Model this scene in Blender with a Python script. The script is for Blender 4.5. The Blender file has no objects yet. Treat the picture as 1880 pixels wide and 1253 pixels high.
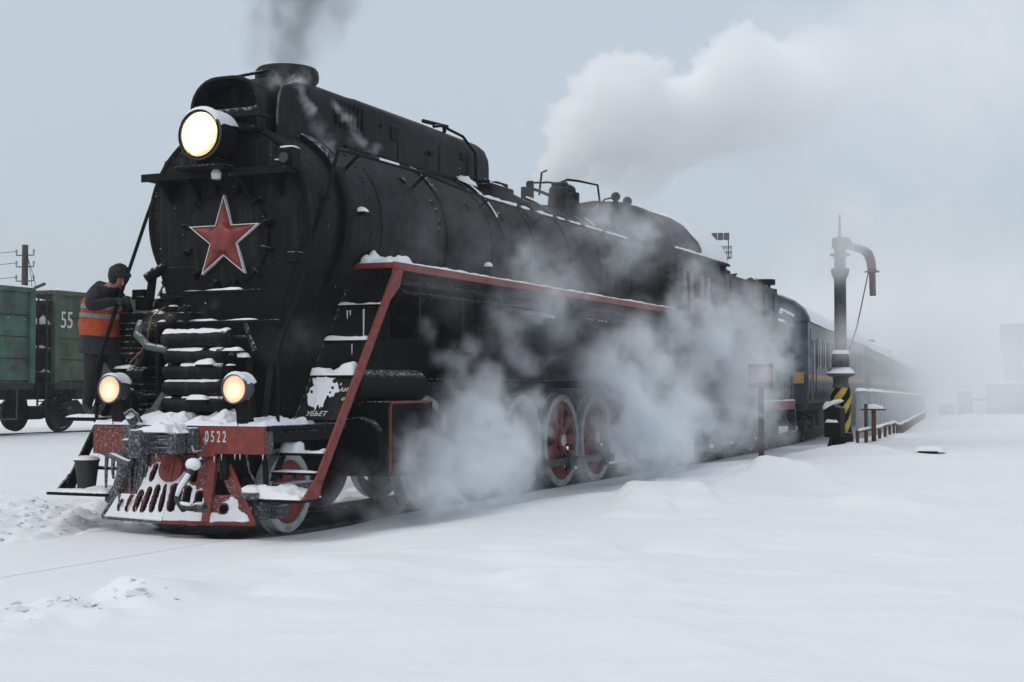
import bpy, math, random
from mathutils import Vector, Matrix, noise as mnoise
R = math.radians
random.seed(7)
scene = bpy.context.scene
COL = scene.collection

# ------------------------------------------------------------------ camera
cam_d = bpy.data.cameras.new('camera')
cam = bpy.data.objects.new('camera', cam_d); COL.objects.link(cam)
cam.location = (9.55, -13.42, 1.59)
cam.rotation_euler = (R(90 + 1.92), 0, R(24.05))
cam_d.lens = 50; cam_d.sensor_width = 36; cam_d.clip_start = 0.1; cam_d.clip_end = 5000
scene.camera = cam

# ------------------------------------------------------------------ sky, sun, exposure
SUN_EL, SUN_ROT = R(48), R(215)
world = bpy.data.worlds.new('World'); scene.world = world; world.use_nodes = True
wn = world.node_tree.nodes; wl = world.node_tree.links
for n in list(wn): wn.remove(n)
w_out = wn.new('ShaderNodeOutputWorld')
bg_sky = wn.new('ShaderNodeBackground'); bg_cloud = wn.new('ShaderNodeBackground'); add = wn.new('ShaderNodeAddShader')
sky = wn.new('ShaderNodeTexSky'); sky.sky_type = 'NISHITA'; sky.sun_disc = False
sky.sun_elevation = SUN_EL; sky.sun_rotation = SUN_ROT
sky.dust_density = 4.0; sky.air_density = 1.0
bg_sky.inputs['Strength'].default_value = 0.05
# overcast deck: an even pale grey cloud layer, a little brighter towards the zenith
tc = wn.new('ShaderNodeTexCoord'); sep = wn.new('ShaderNodeSeparateXYZ')
ramp = wn.new('ShaderNodeValToRGB')
ramp.color_ramp.elements[0].position = 0.0; ramp.color_ramp.elements[0].color = (0.40, 0.475, 0.545, 1)
ramp.color_ramp.elements[1].position = 1.0; ramp.color_ramp.elements[1].color = (0.80, 0.835, 0.87, 1)
e = ramp.color_ramp.elements.new(0.22); e.color = (0.535, 0.59, 0.635, 1)
bg_cloud.inputs['Strength'].default_value = 0.80
wl.new(tc.outputs['Generated'], sep.inputs[0]); wl.new(sep.outputs['Z'], ramp.inputs[0])
wl.new(ramp.outputs[0], bg_cloud.inputs['Color']); wl.new(sky.outputs[0], bg_sky.inputs['Color'])
wl.new(bg_sky.outputs[0], add.inputs[0]); wl.new(bg_cloud.outputs[0], add.inputs[1])
wl.new(add.outputs[0], w_out.inputs['Surface'])
sun_d = bpy.data.lights.new('sun', 'SUN'); sun = bpy.data.objects.new('sun', sun_d); COL.objects.link(sun)
sun_d.energy = 0.5; sun_d.angle = R(40); sun_d.color = (1.0, 0.97, 0.93)
sun.rotation_euler = (R(90) - SUN_EL, 0, math.pi - SUN_ROT)
vs = scene.view_settings
vs.view_transform = 'Standard'; vs.look = 'None'; vs.exposure = 0.0; vs.gamma = 1.0; vs.use_curve_mapping = False
scene.display_settings.display_device = 'sRGB'
cy = scene.cycles
cy.use_denoising = True
cy.volume_bounces = 16; cy.max_bounces = 18; cy.diffuse_bounces = 3; cy.glossy_bounces = 2
cy.volume_step_rate = 2.0; cy.volume_max_steps = 256
cy.sample_clamp_indirect = 4.0
scene.render.film_transparent = False

# ------------------------------------------------------------------ helpers
def V(*a): return Vector(a if len(a) > 1 else a[0])
def fbm(x, y, z=0.0, o=4):
    return mnoise.fractal(Vector((x, y, z)), 1.0, 2.0, o, noise_basis='PERLIN_ORIGINAL')

class MB:
    """collects shapes, builds them as one mesh object"""
    def __init__(s): s.v = []; s.f = []; s.mi = []; s.cur = 0
    def add(s, vs, fs):
        o = len(s.v); s.v += [tuple(p) for p in vs]
        for q in fs: s.f.append(tuple(i + o for i in q)); s.mi.append(s.cur)
        return s
    def box(s, x0, x1, y0, y1, z0, z1, M=None):
        vs = [V(x, y, z) for z in (z0, z1) for y in (y0, y1) for x in (x0, x1)]
        if M: vs = [M @ p for p in vs]
        return s.add(vs, [(0, 2, 3, 1), (4, 5, 7, 6), (0, 1, 5, 4), (1, 3, 7, 5), (3, 2, 6, 7), (2, 0, 4, 6)])
    def cyl(s, p0, p1, r0, r1=None, seg=16, cap=True):
        r1 = r0 if r1 is None else r1; p0, p1 = V(p0), V(p1); d = (p1 - p0).normalized()
        a = d.orthogonal().normalized(); b = d.cross(a)
        vs = []
        for p, r in ((p0, r0), (p1, r1)):
            for k in range(seg):
                t = 2 * math.pi * k / seg; vs.append(p + (a * math.cos(t) + b * math.sin(t)) * r)
        fs = [(k, (k + 1) % seg, seg + (k + 1) % seg, seg + k) for k in range(seg)]
        if cap: fs += [tuple(range(seg - 1, -1, -1)), tuple(range(seg, 2 * seg))]
        return s.add(vs, fs)
    def tube(s, pts, r, seg=8, cap=True):
        pts = [V(p) for p in pts]; n = len(pts); rs = r if isinstance(r, (list, tuple)) else [r] * n
        vs = []; a = None
        for i, p in enumerate(pts):
            d = (pts[min(i + 1, n - 1)] - pts[max(i - 1, 0)]).normalized()
            if a is None: a = d.orthogonal().normalized()
            a = (a - d * a.dot(d)).normalized(); b = d.cross(a)
            for k in range(seg):
                t = 2 * math.pi * k / seg; vs.append(p + (a * math.cos(t) + b * math.sin(t)) * rs[i])
        fs = [(i * seg + k, i * seg + (k + 1) % seg, (i + 1) * seg + (k + 1) % seg, (i + 1) * seg + k) for i in range(n - 1) for k in range(seg)]
        if cap: fs += [tuple(range(seg - 1, -1, -1)), tuple(range((n - 1) * seg, n * seg))]
        return s.add(vs, fs)
    def lathe(s, prof, c=(0, 0, 0), axis='z', seg=32, a0=0, a1=360, closed=True):
        """prof: (r, t) pairs along the axis"""
        c = V(c); full = abs(a1 - a0) >= 360; n = seg if full else seg + 1; vs = []
        for r, t in prof:
            for k in range(n):
                q = R(a0 + (a1 - a0) * k / seg)
                p = {'z': (r * math.cos(q), r * math.sin(q), t), 'y': (r * math.sin(q), t, r * math.cos(q)), 'x': (t, r * math.cos(q), r * math.sin(q))}[axis]
                vs.append(c + V(p))
        fs = []
        for i in range(len(prof) - 1):
            for k in range(seg):
                k2 = (k + 1) % n; fs.append((i * n + k, i * n + k2, (i + 1) * n + k2, (i + 1) * n + k))
        return s.add(vs, fs)
    def sphere(s, c, r, seg=12, ring=8, sc=(1, 1, 1)):
        c = V(c); vs = []
        for i in range(ring + 1):
            t = math.pi * i / ring
            for k in range(seg):
                q = 2 * math.pi * k / seg
                vs.append(c + V(math.sin(t) * math.cos(q) * r * sc[0], math.sin(t) * math.sin(q) * r * sc[1], math.cos(t) * r * sc[2]))
        return s.add(vs, [(i * seg + k, (i + 1) * seg + k, (i + 1) * seg + (k + 1) % seg, i * seg + (k + 1) % seg) for i in range(ring) for k in range(seg)])
    def prism(s, poly, y0, y1, plane='xz'):
        """extrude a polygon: plane xz along y, yz along x, xy along z"""
        def P(u, v, t): return {'xz': (u, t, v), 'yz': (t, u, v), 'xy': (u, v, t)}[plane]
        n = len(poly); vs = [P(u, v, y0) for u, v in poly] + [P(u, v, y1) for u, v in poly]
        return s.add(vs, [tuple(range(n)), tuple(range(2 * n - 1, n - 1, -1))] + [(k, n + k, n + (k + 1) % n, (k + 1) % n) for k in range(n)])
    def plate(s, outline, holes, th, M):
        """flat plate with real holes, drawn in u,v and placed with matrix M"""
        cu = bpy.data.curves.new('tmp', 'CURVE'); cu.dimensions = '2D'; cu.fill_mode = 'BOTH'; cu.extrude = th / 2
        for loop in [outline] + list(holes):
            sp = cu.splines.new('POLY'); sp.points.add(len(loop) - 1); sp.use_cyclic_u = True
            for p, q in zip(sp.points, loop): p.co = (q[0], q[1], 0, 1)
        o = bpy.data.objects.new('tmp', cu); me = o.to_mesh()
        s.add([M @ q.co for q in me.vertices], [tuple(p.vertices) for p in me.polygons])
        o.to_mesh_clear(); bpy.data.objects.remove(o); bpy.data.curves.remove(cu)
        return s
    def text(s, body, size, th, M, align='CENTER', sx=1.0):
        cu = bpy.data.curves.new('tmp', 'FONT'); cu.body = body; cu.size = size; cu.extrude = th / 2; cu.align_x = align; cu.align_y = 'CENTER'; cu.resolution_u = 3
        o = bpy.data.objects.new('tmp', cu); me = o.to_mesh(); S = Matrix.Diagonal((sx, 1, 1, 1))
        s.add([M @ S @ q.co for q in me.vertices], [tuple(p.vertices) for p in me.polygons])
        o.to_mesh_clear(); bpy.data.objects.remove(o); bpy.data.curves.remove(cu)
        return s
    def mesh(s, name, mats):
        me = bpy.data.meshes.new(name); me.from_pydata(s.v, [], s.f)
        for m in (mats if isinstance(mats, (list, tuple)) else [mats]): me.materials.append(m)
        me.polygons.foreach_set('material_index', s.mi)
        return me
    def build(s, name, mats, parent=None, smooth=35, bevel=0, kind=None, seg=1):
        me = s.mesh(name, mats)
        if smooth:
            me.polygons.foreach_set('use_smooth', [True] * len(me.polygons)); me.set_sharp_from_angle(angle=R(smooth))
        o = bpy.data.objects.new(name, me); COL.objects.link(o)
        if parent: o.parent = parent
        if kind: o['kind'] = kind
        if bevel:
            b = o.modifiers.new('bevel', 'BEVEL'); b.width = bevel; b.segments = seg; b.limit_method = 'ANGLE'; b.angle_limit = R(50)
        me.update()
        return o

def frame(o, u, v):
    u = V(u).normalized(); v = V(v); v = (v - u * v.dot(u)).normalized(); w = u.cross(v)
    return Matrix(((u.x, v.x, w.x, o[0]), (u.y, v.y, w.y, o[1]), (u.z, v.z, w.z, o[2]), (0, 0, 0, 1)))
def circle(cx, cy, r, n=24, sy=1.0): return [(cx + r * math.cos(2 * math.pi * k / n), cy + r * sy * math.sin(2 * math.pi * k / n)) for k in range(n)]
def slot(p, q, r, n=6):
    p, q = Vector(p), Vector(q); d = (q - p).normalized(); a = math.atan2(d.y, d.x)
    return [tuple(q + Vector((math.cos(a - math.pi / 2 + math.pi * k / n), math.sin(a - math.pi / 2 + math.pi * k / n))) * r) for k in range(n + 1)] + \
           [tuple(p + Vector((math.cos(a + math.pi / 2 + math.pi * k / n), math.sin(a + math.pi / 2 + math.pi * k / n))) * r) for k in range(n + 1)]
def thing(name, label, cat, loc=(0, 0, 0), rz=0, group=None, rx=0):
    o = bpy.data.objects.new(name, None); COL.objects.link(o); o.location = loc; o.rotation_euler = (rx, 0, rz)
    o['label'] = label; o['category'] = cat
    if group: o['group'] = group
    return o
def tag(o, label, cat, group=None, kind=None):
    o['label'] = label; o['category'] = cat
    if group: o['group'] = group
    if kind: o['kind'] = kind
    return o
KIDS = {}
def copy_tree(o, parent=None, kids=None):
    kids = kids if kids is not None else {}
    c = o.copy(); COL.objects.link(c)
    if parent: c.parent = parent
    for ch in list(o.children): copy_tree(ch, c)
    return c

def snow_patch(mb, M, u0, u1, v0, v1, h, nu=14, nv=8, seed=0, amp=.5, edge=.16, skirt=.0):
    """a lump of lying snow over a rectangle u,v of matrix M, uneven on top and thin at its rim"""
    vs = []; fs = []
    for j in range(nv + 1):
        for i in range(nu + 1):
            a, b = i / nu, j / nv; u = u0 + (u1 - u0) * a; v = v0 + (v1 - v0) * b
            e = min(a * (u1 - u0), (1 - a) * (u1 - u0), b * (v1 - v0), (1 - b) * (v1 - v0)) / max(1e-4, min(edge, .45 * (u1 - u0), .45 * (v1 - v0)))
            e = min(1, max(0, e)); k = math.sqrt(max(0, 1 - (1 - e) ** 2))
            n = fbm(u * 3.1 + seed * 7.3, v * 3.1 + seed * 1.7, seed, 3)
            n2 = fbm(u * 14 + seed, v * 14, seed + 5, 2)
            hh = h * k * max(.12, 1 + amp * n * 1.6 + .18 * n2)
            ju = .02 * n2 if 0 < e else .015 * n
            vs.append(M @ V(u + ju, v + (.018 * n if e == 0 else 0), hh - skirt))
    W = nu + 1
    for j in range(nv):
        for i in range(nu): fs.append((j * W + i, j * W + i + 1, (j + 1) * W + i + 1, (j + 1) * W + i))
    mb.add(vs, fs)
    # underside rim closes the lump
    rim = [i for i in range(W)] + [j * W + nu for j in range(1, nv + 1)] + [nv * W + i for i in range(nu - 1, -1, -1)] + [j * W for j in range(nv - 1, 0, -1)]
    mb.add([vs[i] for i in rim], [tuple(range(len(rim) - 1, -1, -1))])
    return mb
def snow_flat(mb, x0, x1, y0, y1, z, h, **k):
    return snow_patch(mb, Matrix.Translation((0, 0, z)), x0, x1, y0, y1, h, **k)
def snow_on_tube(mb, p0, p1, r, th, half=55, n=16, seed=0, gap=-.9, m=8):
    """snow lying along the top of a round bar"""
    p0, p1 = V(p0), V(p1); d = (p1 - p0).normalized(); side = d.cross(V(0, 0, 1)).normalized(); upv = side.cross(d)
    run = []
    def flush():
        if len(run) > 1:
            vs = [q for ring in run for q in ring]; w = m + 1
            mb.add(vs, [(i * w + k, i * w + k + 1, (i + 1) * w + k + 1, (i + 1) * w + k) for i in range(len(run) - 1) for k in range(m)])
        run.clear()
    for i in range(n + 1):
        t = i / n; p = p0.lerp(p1, t); nz = fbm(t * (p1 - p0).length * 5 + seed * 3.7, seed * 1.3, 0, 3)
        if nz < gap: flush(); continue
        h = half * (1 + .35 * nz); taper = math.sqrt(max(.02, min(1, min(t, 1 - t) * n / 1.5))); ring = []
        for k in range(m + 1):
            q = -1 + 2 * k / m; a = R(h) * q
            rr = r * .985 + th * (1 + .8 * nz) * taper * math.sqrt(max(0, 1 - q * q))
            ring.append(p + (side * math.sin(a) + upv * math.cos(a)) * rr)
        run.append(ring)
    flush(); return mb

# ------------------------------------------------------------------ materials
def mat(name, col, rough=.6, metal=0.0, var=.25, vscale=6.0, bump=.0, bscale=60.0, frost=0.0, frost_up=0.0, frost_scale=9.0, streak=0.0, dirt=None, dirt_amt=0.0, spec=.5, stretch=(1, 1, 1)):
    """procedural paint or metal: base colour with mottling, streaks, rust or dirt, and frost or dusted snow"""
    m = bpy.data.materials.new(name); m.use_nodes = True; nt = m.node_tree; N = nt.nodes; L = nt.links
    b = N['Principled BSDF']; tcn = N.new('ShaderNodeTexCoord')
    b.inputs['Roughness'].default_value = rough; b.inputs['Metallic'].default_value = metal; b.inputs['Specular IOR Level'].default_value = spec
    def noise(scale, detail=5, rg=.6, st=(1, 1, 1), off=0):
        mp = N.new('ShaderNodeMapping'); mp.inputs['Scale'].default_value = st; mp.inputs['Location'].default_value = (off, off * 1.7, off * .3)
        n = N.new('ShaderNodeTexNoise'); n.inputs['Scale'].default_value = scale; n.inputs['Detail'].default_value = detail; n.inputs['Roughness'].default_value = rg
        L.new(tcn.outputs['Object'], mp.inputs[0]); L.new(mp.outputs[0], n.inputs['Vector']); return n.outputs['Fac']
    def rampv(src, lo, hi):
        r = N.new('ShaderNodeMapRange'); r.interpolation_type = 'SMOOTHSTEP'; r.inputs['From Min'].default_value = lo; r.inputs['From Max'].default_value = hi
        L.new(src, r.inputs['Value']); return r.outputs[0]
    def mixc(fac, a, c):
        x = N.new('ShaderNodeMix'); x.data_type = 'RGBA'
        if hasattr(fac, 'links'): L.new(fac, x.inputs[0])
        else: x.inputs[0].default_value = fac
        for s_, i in ((a, 6), (c, 7)):
            if hasattr(s_, 'links'): L.new(s_, x.inputs[i])
            else: x.inputs[i].default_value = (*s_, 1)
        return x.outputs[2]
    def mul(a, c):
        x = N.new('ShaderNodeMath'); x.operation = 'MULTIPLY'
        for s_, i in ((a, 0), (c, 1)):
            if hasattr(s_, 'links'): L.new(s_, x.inputs[i])
            else: x.inputs[i].default_value = s_
        return x.outputs[0]
    n1 = noise(vscale, 6, .65, stretch)
    dark = tuple(c * (1 - var) for c in col); lite = tuple(min(1, c * (1 + var)) for c in col)
    c = mixc(rampv(n1, .3, .7), dark, lite)
    if streak:
        c = mixc(mul(rampv(noise(3.5, 6, .65, (4, 4, .3), 3), .47, .72), streak), c, tuple(min(1, q * 2.2 + .02) for q in col))
    if dirt: c = mixc(mul(rampv(noise(vscale * .8, 8, .72, (1, 1, 1), 9), .5, .68), dirt_amt), c, dirt)
    ff = None
    if frost: ff = mul(rampv(noise(frost_scale, 9, .78, (1, 1, 1), 5), .60 - .3 * frost, .90 - .3 * frost), min(.85, .35 + frost))
    if frost_up:
        g = N.new('ShaderNodeNewGeometry'); sp = N.new('ShaderNodeSeparateXYZ'); L.new(g.outputs['Normal'], sp.inputs[0])
        fu = mul(mul(rampv(sp.outputs['Z'], .45, .9), rampv(noise(frost_scale * 1.3, 7, .7, (1, 1, 1), 2), .58 - .35 * frost_up, .72 - .3 * frost_up)), 1.0)
        if ff is None: ff = fu
        else:
            x = N.new('ShaderNodeMath'); x.operation = 'MAXIMUM'; L.new(ff, x.inputs[0]); L.new(fu, x.inputs[1]); ff = x.outputs[0]
    if ff is not None: c = mixc(ff, c, (.74, .78, .83))
    L.new(c, b.inputs['Base Color'])
    rr = N.new('ShaderNodeMapRange'); rr.inputs['To Min'].default_value = max(.05, rough - .12); rr.inputs['To Max'].default_value = min(1, rough + .15)
    L.new(noise(vscale * 2.3, 4, .6, stretch, 6), rr.inputs['Value']); L.new(rr.outputs[0], b.inputs['Roughness'])
    if bump:
        bp = N.new('ShaderNodeBump'); bp.inputs['Strength'].default_value = bump; bp.inputs['Distance'].default_value = .01
        L.new(noise(bscale, 6, .65), bp.inputs['Height']); L.new(bp.outputs[0], b.inputs['Normal'])
    return m

BLACK = mat('black_paint', (.0032, .0042, .0048), .5, var=.6, vscale=2.2, bump=.3, bscale=22, streak=.7, dirt=(.013, .0165, .0185), dirt_amt=.75, frost=.02, frost_scale=26, spec=.12)
BLACKD = mat('black_iron', (.003, .0038, .0042), .6, var=.4, vscale=7, bump=.3, bscale=40, dirt=(.009, .0095, .010), dirt_amt=.5, frost_up=.3, frost_scale=20, spec=.11)
IRON = mat('sooty_iron', (.0045, .005, .0055), .65, var=.4, vscale=8, bump=.4, bscale=50, dirt=(.016, .013, .012), dirt_amt=.6, frost=.08, frost_up=.3, frost_scale=18, spec=.16)
FROSTED = mat('frosted_iron', (.03, .034, .038), .7, var=.4, vscale=10, bump=.6, bscale=70, frost=.45, frost_up=1.0, frost_scale=34)
RED = mat('red_paint', (.185, .024, .016), .55, var=.35, vscale=9, bump=.25, bscale=60, dirt=(.09, .02, .018), dirt_amt=.6, frost=.06, frost_scale=40)
REDF = mat('frosted_red_paint', (.13, .018, .014), .65, var=.35, vscale=9, bump=.5, bscale=60, dirt=(.05, .014, .012), dirt_amt=.7, frost=.36, frost_scale=30)
WRED = mat('wheel_red', (.19, .026, .02), .6, var=.3, vscale=6, bump=.3, bscale=50, dirt=(.05, .02, .018), dirt_amt=.75, frost=.1, frost_scale=18)
TYRE = mat('pale_tyre', (.36, .38, .39), .55, var=.3, vscale=8, bump=.3, bscale=50, dirt=(.12, .12, .12), dirt_amt=.7, frost=.15)
STEEL = mat('worn_steel', (.09, .095, .1), .4, metal=.7, var=.3, vscale=9, bump=.2, bscale=50, frost=.1)
WHITE = mat('white_trim', (.62, .63, .62), .6, var=.12, vscale=12, dirt=(.3, .3, .29), dirt_amt=.5)
STARRED = mat('star_red', (.175, .020, .014), .42, var=.25, vscale=5, bump=.1, bscale=60, dirt=(.12, .02, .016), dirt_amt=.6)
CHROME = mat('lamp_rim_metal', (.07, .07, .07), .4, metal=.4, var=.2, frost=.2, frost_up=.9, frost_scale=18)
GREENPIPE = mat('grey_green_hose', (.05, .07, .062), .6, var=.3, vscale=12, frost=.2, frost_up=.4)
RUSTWIRE = mat('orange_wire', (.25, .09, .05), .6)
COAL = mat('coal', (.012, .012, .013), .45, var=.5, vscale=14, bump=.8, bscale=30, frost_up=.2)
CONC = mat('grey_concrete', (.32, .33, .34), .85, var=.18, vscale=4, bump=.3, bscale=40, dirt=(.2, .2, .2), dirt_amt=.5, frost=.15)
CRANEG = mat('crane_grey_paint', (.05, .055, .058), .6, var=.35, vscale=6, bump=.3, bscale=40, frost=.05, dirt=(.1, .09, .08), dirt_amt=.5)
CRANER = mat('crane_faded_red', (.20, .165, .17), .6, var=.3, vscale=8, frost=.25)
WOOD = mat('weathered_pole_wood', (.05, .045, .04), .85, var=.35, vscale=5, bump=.4, bscale=30, stretch=(6, 6, .5))
RUST = mat('rusty_post', (.10, .035, .025), .8, var=.4, vscale=8, bump=.4, bscale=40, frost_up=.5)
WGREEN = mat('wagon_green', (.052, .082, .048), .75, var=.35, vscale=1.4, bump=.35, bscale=14, dirt=(.045, .034, .022), dirt_amt=.9, streak=.25)
WGREEN2 = mat('wagon_pale_green', (.050, .108, .082), .75, var=.35, vscale=1.4, bump=.35, bscale=14, dirt=(.05, .042, .028), dirt_amt=.85, streak=.25)
WTEAL = mat('wagon_teal_patch', (.02, .17, .17), .7, var=.3, vscale=2.2, dirt=(.07, .10, .08), dirt_amt=.7)
WDARK = mat('wagon_underframe', (.010, .010, .010), .75, var=.4, vscale=5, dirt=(.05, .035, .03), dirt_amt=.6, frost_up=.35)
CBLUE = mat('carriage_blue', (.026, .036, .050), .4, var=.2, vscale=2, frost=.12, frost_scale=6, streak=.2, bump=.1, bscale=12)
CYEL = mat('carriage_yellow_stripe', (.36, .20, .04), .5, var=.15, vscale=5, frost=.1)
CROOF = mat('carriage_roof_grey', (.16, .175, .185), .6, var=.2, vscale=3, frost_up=.9, frost_scale=3, frost=.1)
CGLASS = mat('carriage_window_glass', (.012, .016, .02), .12, var=.3, vscale=4, frost=.06)
CCURT = mat('pale_window_curtain', (.4, .41, .42), .8, var=.2, vscale=4)
ORANGE = mat('orange_hi_vis', (.30, .044, .006), .75, var=.35, vscale=7, bump=.9, bscale=11, dirt=(.10, .022, .008), dirt_amt=.8)
SILVER = mat('reflective_tape', (.17, .18, .19), .45, var=.25, vscale=14)
CLOTH = mat('dark_work_cloth', (.008, .010, .013), .85, var=.4, vscale=8, bump=.6, bscale=16)
TROUS = mat('black_trousers', (.006, .0065, .008), .9, var=.4, vscale=8, bump=.6, bscale=14)
HOODM = mat('dark_hood_cloth', (.010, .011, .014), .9, var=.35, vscale=12, bump=.5, bscale=40)
SKIN = mat('skin', (.27, .13, .09), .55, var=.12, vscale=10)
GLOVE = mat('work_glove', (.03, .045, .055), .85, var=.4, vscale=20)
BOOT = mat('black_boot', (.012, .012, .012), .6)
RUBBER = mat('black_rubber', (.015, .016, .017), .6, var=.3, vscale=12, frost_up=.5)
SIGNR = mat('sign_red', (.26, .05, .05), .6, var=.2, vscale=6, frost=.1)
BRICK = mat('dark_red_roof', (.12, .05, .055), .8, var=.3, vscale=2)
YELLOW = mat('crane_yellow', (.42, .29, .03), .6, var=.25, vscale=6, frost=.05, dirt=(.2, .13, .03), dirt_amt=.6)
def snow_material(name, col=(.83, .855, .885), bump=.25, s1=3.0, s2=38.0, grit=0.0):
    m = bpy.data.materials.new(name); m.use_nodes = True; nt = m.node_tree; N = nt.nodes; L = nt.links; b = N['Principled BSDF']
    b.inputs['Roughness'].default_value = .75; b.inputs['Specular IOR Level'].default_value = .25
    tcn = N.new('ShaderNodeTexCoord')
    def noise(sc, d, r=.6):
        n = N.new('ShaderNodeTexNoise'); n.inputs['Scale'].default_value = sc; n.inputs['Detail'].default_value = d; n.inputs['Roughness'].default_value = r
        L.new(tcn.outputs['Object'], n.inputs['Vector']); return n.outputs['Fac']
    x = N.new('ShaderNodeMix'); x.data_type = 'RGBA'; x.inputs[6].default_value = (*[c * .965 for c in col], 1); x.inputs[7].default_value = (*col, 1)
    L.new(noise(s1, 6), x.inputs[0]); c = x.outputs[2]
    if grit:
        r = N.new('ShaderNodeMapRange'); r.inputs['From Min'].default_value = .66; r.inputs['From Max'].default_value = .76; r.inputs['To Max'].default_value = grit
        L.new(noise(55, 6, .8), r.inputs['Value']); y = N.new('ShaderNodeMix'); y.data_type = 'RGBA'; L.new(r.outputs[0], y.inputs[0]); L.new(c, y.inputs[6]); y.inputs[7].default_value = (.3, .31, .33, 1); c = y.outputs[2]
    L.new(c, b.inputs['Base Color'])
    b1 = N.new('ShaderNodeBump'); b1.inputs['Strength'].default_value = bump; b1.inputs['Distance'].default_value = .02; L.new(noise(s2, 8, .7), b1.inputs['Height'])
    b2 = N.new('ShaderNodeBump'); b2.inputs['Strength'].default_value = bump; b2.inputs['Distance'].default_value = .06; L.new(noise(s2 / 9, 5), b2.inputs['Height']); L.new(b1.outputs[0], b2.inputs['Normal'])
    L.new(b2.outputs[0], b.inputs['Normal'])
    return m
SNOW = snow_material('snow', (.80, .82, .84)); SNOWC = snow_material('lying_snow_crust', (.80, .83, .865), .35, 8, 60, .5)
SNOWW = snow_material('windblown_snow', (.76, .79, .83), .5, 12, 50, .7)
def glow_mat(name, core, rim, s_core, s_rim):
    """lit lamp glass: brightest at the bulb in the middle, warmer to the reflector rim"""
    m = bpy.data.materials.new(name); m.use_nodes = True; nt = m.node_tree; N = nt.nodes; L = nt.links; b = N['Principled BSDF']
    tcn = N.new('ShaderNodeTexCoord'); gr = N.new('ShaderNodeTexGradient'); gr.gradient_type = 'SPHERICAL'
    mp = N.new('ShaderNodeMapping'); L.new(tcn.outputs['Object'], mp.inputs[0]); L.new(mp.outputs[0], gr.inputs[0])
    n = N.new('ShaderNodeTexNoise'); n.inputs['Scale'].default_value = 9; n.inputs['Detail'].default_value = 4; L.new(tcn.outputs['Object'], n.inputs['Vector'])
    a = N.new('ShaderNodeMath'); a.operation = 'MULTIPLY_ADD'; a.inputs[1].default_value = .45; L.new(n.outputs['Fac'], a.inputs[0]); L.new(gr.outputs['Fac'], a.inputs[2])
    r = N.new('ShaderNodeMapRange'); r.inputs['From Min'].default_value = .22; r.inputs['From Max'].default_value = 1.05; L.new(a.outputs[0], r.inputs['Value'])
    x = N.new('ShaderNodeMix'); x.data_type = 'RGBA'; L.new(r.outputs[0], x.inputs[0]); x.inputs[6].default_value = (*rim, 1); x.inputs[7].default_value = (*core, 1)
    st = N.new('ShaderNodeMapRange'); L.new(r.outputs[0], st.inputs['Value']); st.inputs['To Min'].default_value = s_rim; st.inputs['To Max'].default_value = s_core
    L.new(x.outputs[2], b.inputs['Emission Color']); L.new(st.outputs[0], b.inputs['Emission Strength'])
    b.inputs['Base Color'].default_value = (.5, .45, .38, 1); b.inputs['Roughness'].default_value = .2
    return m, mp
# ------------------------------------------------------------------ the line of the track
def track(s):
    """centre x, heading (rad, turning left) and height at distance y along the line"""
    y1, y2, Rr = 12.0, 34.0, 188.0
    if s < y1: x, h = 0.0, 0.0
    elif s < y2: x, h = -(s - y1) ** 2 / (2 * Rr), (s - y1) / Rr
    else: h = (y2 - y1) / Rr; x = -(y2 - y1) ** 2 / (2 * Rr) - math.tan(h) * (s - y2)
    return x, h, -.0012 * max(0, s - 24)

def sm(a, b, x): t = min(1, max(0, (x - a) / (b - a))); return t * t * (3 - 2 * t)
MOUNDS = [(3.9, 3.0, 1.1, .9, .10), (4.3, 8.0, 1.3, 1.6, .13), (5.6, 12.0, 2.2, 1.6, .10), (6.2, .6, 2.0, 1.0, .06), (2.6, -.6, .9, 1.6, .05),
          (4.9, -2.4, 1.3, .7, .07), (3.3, -3.2, 1.0, .8, .05), (6.6, 3.4, 1.6, 1.1, .08), (2.95, -5.2, .5, .5, .11), (7.5, 7, 2, 2.2, .08), (2.4, 11, .7, 2.5, .1)]
DRIFTS = [(.15, [(4.14, 1.69), (3.57, 4.24), (3.98, 4.23), (4.89, 2.82)]), (.15, [(4.5, 3.24), (4.23, 5.95), (4.18, 7.98), (4.95, 7.51), (5.85, 6.11)]), (.09, [(3.8, -4.75), (3.69, -4.15), (3.95, -3.86), (4.55, -4.0)]),
          (.10, [(4.01, -1.73), (4.08, -.91), (4.65, -.93), (5.37, -1.6)]), (.09, [(5.41, -1.11), (5.55, .31), (6.27, .06)]), (.14, [(3.22, 13.48), (3.86, 16.2), (5.05, 15.43)]), (.10, [(6.3, 3.2), (6.6, 5.2), (7.6, 5.6)]), (.08, [(5.0, -3.6), (5.5, -3.0), (6.3, -3.3)])]
def drift(x, y):
    out = 0.0
    for A_, pl in DRIFTS:
        if not (min(p[0] for p in pl) - 1.3 < x < max(p[0] for p in pl) + 1.3 and min(p[1] for p in pl) - 1.6 < y < max(p[1] for p in pl) + 1.0): continue
        best = 9; sd = 1; u = 0; n_ = len(pl) - 1; wob = .10 * fbm(x * 2.3, y * 2.3, 5, 3)
        for i in range(n_):
            (ax, ay), (bx, by) = pl[i], pl[i + 1]; ex, ey = bx - ax, by - ay; t_ = min(1, max(0, ((x - ax) * ex + (y - ay) * ey) / (ex * ex + ey * ey))); dx, dy = x - ax - ex * t_, y - ay - ey * t_; d_ = math.hypot(dx, dy)
            if d_ < best: best = d_; sd = 1 if ex * dy - ey * dx > 0 else -1; u = (i + t_) / n_
        q = sd * best + wob; e_ = math.sqrt(max(0, min(1, 4 * u * (1 - u) * 1.3)))
        out += A_ * e_ * (math.exp(-(q / .16) ** 2) if q > 0 else math.exp(-(q / .75) ** 2))
    return out
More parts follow.
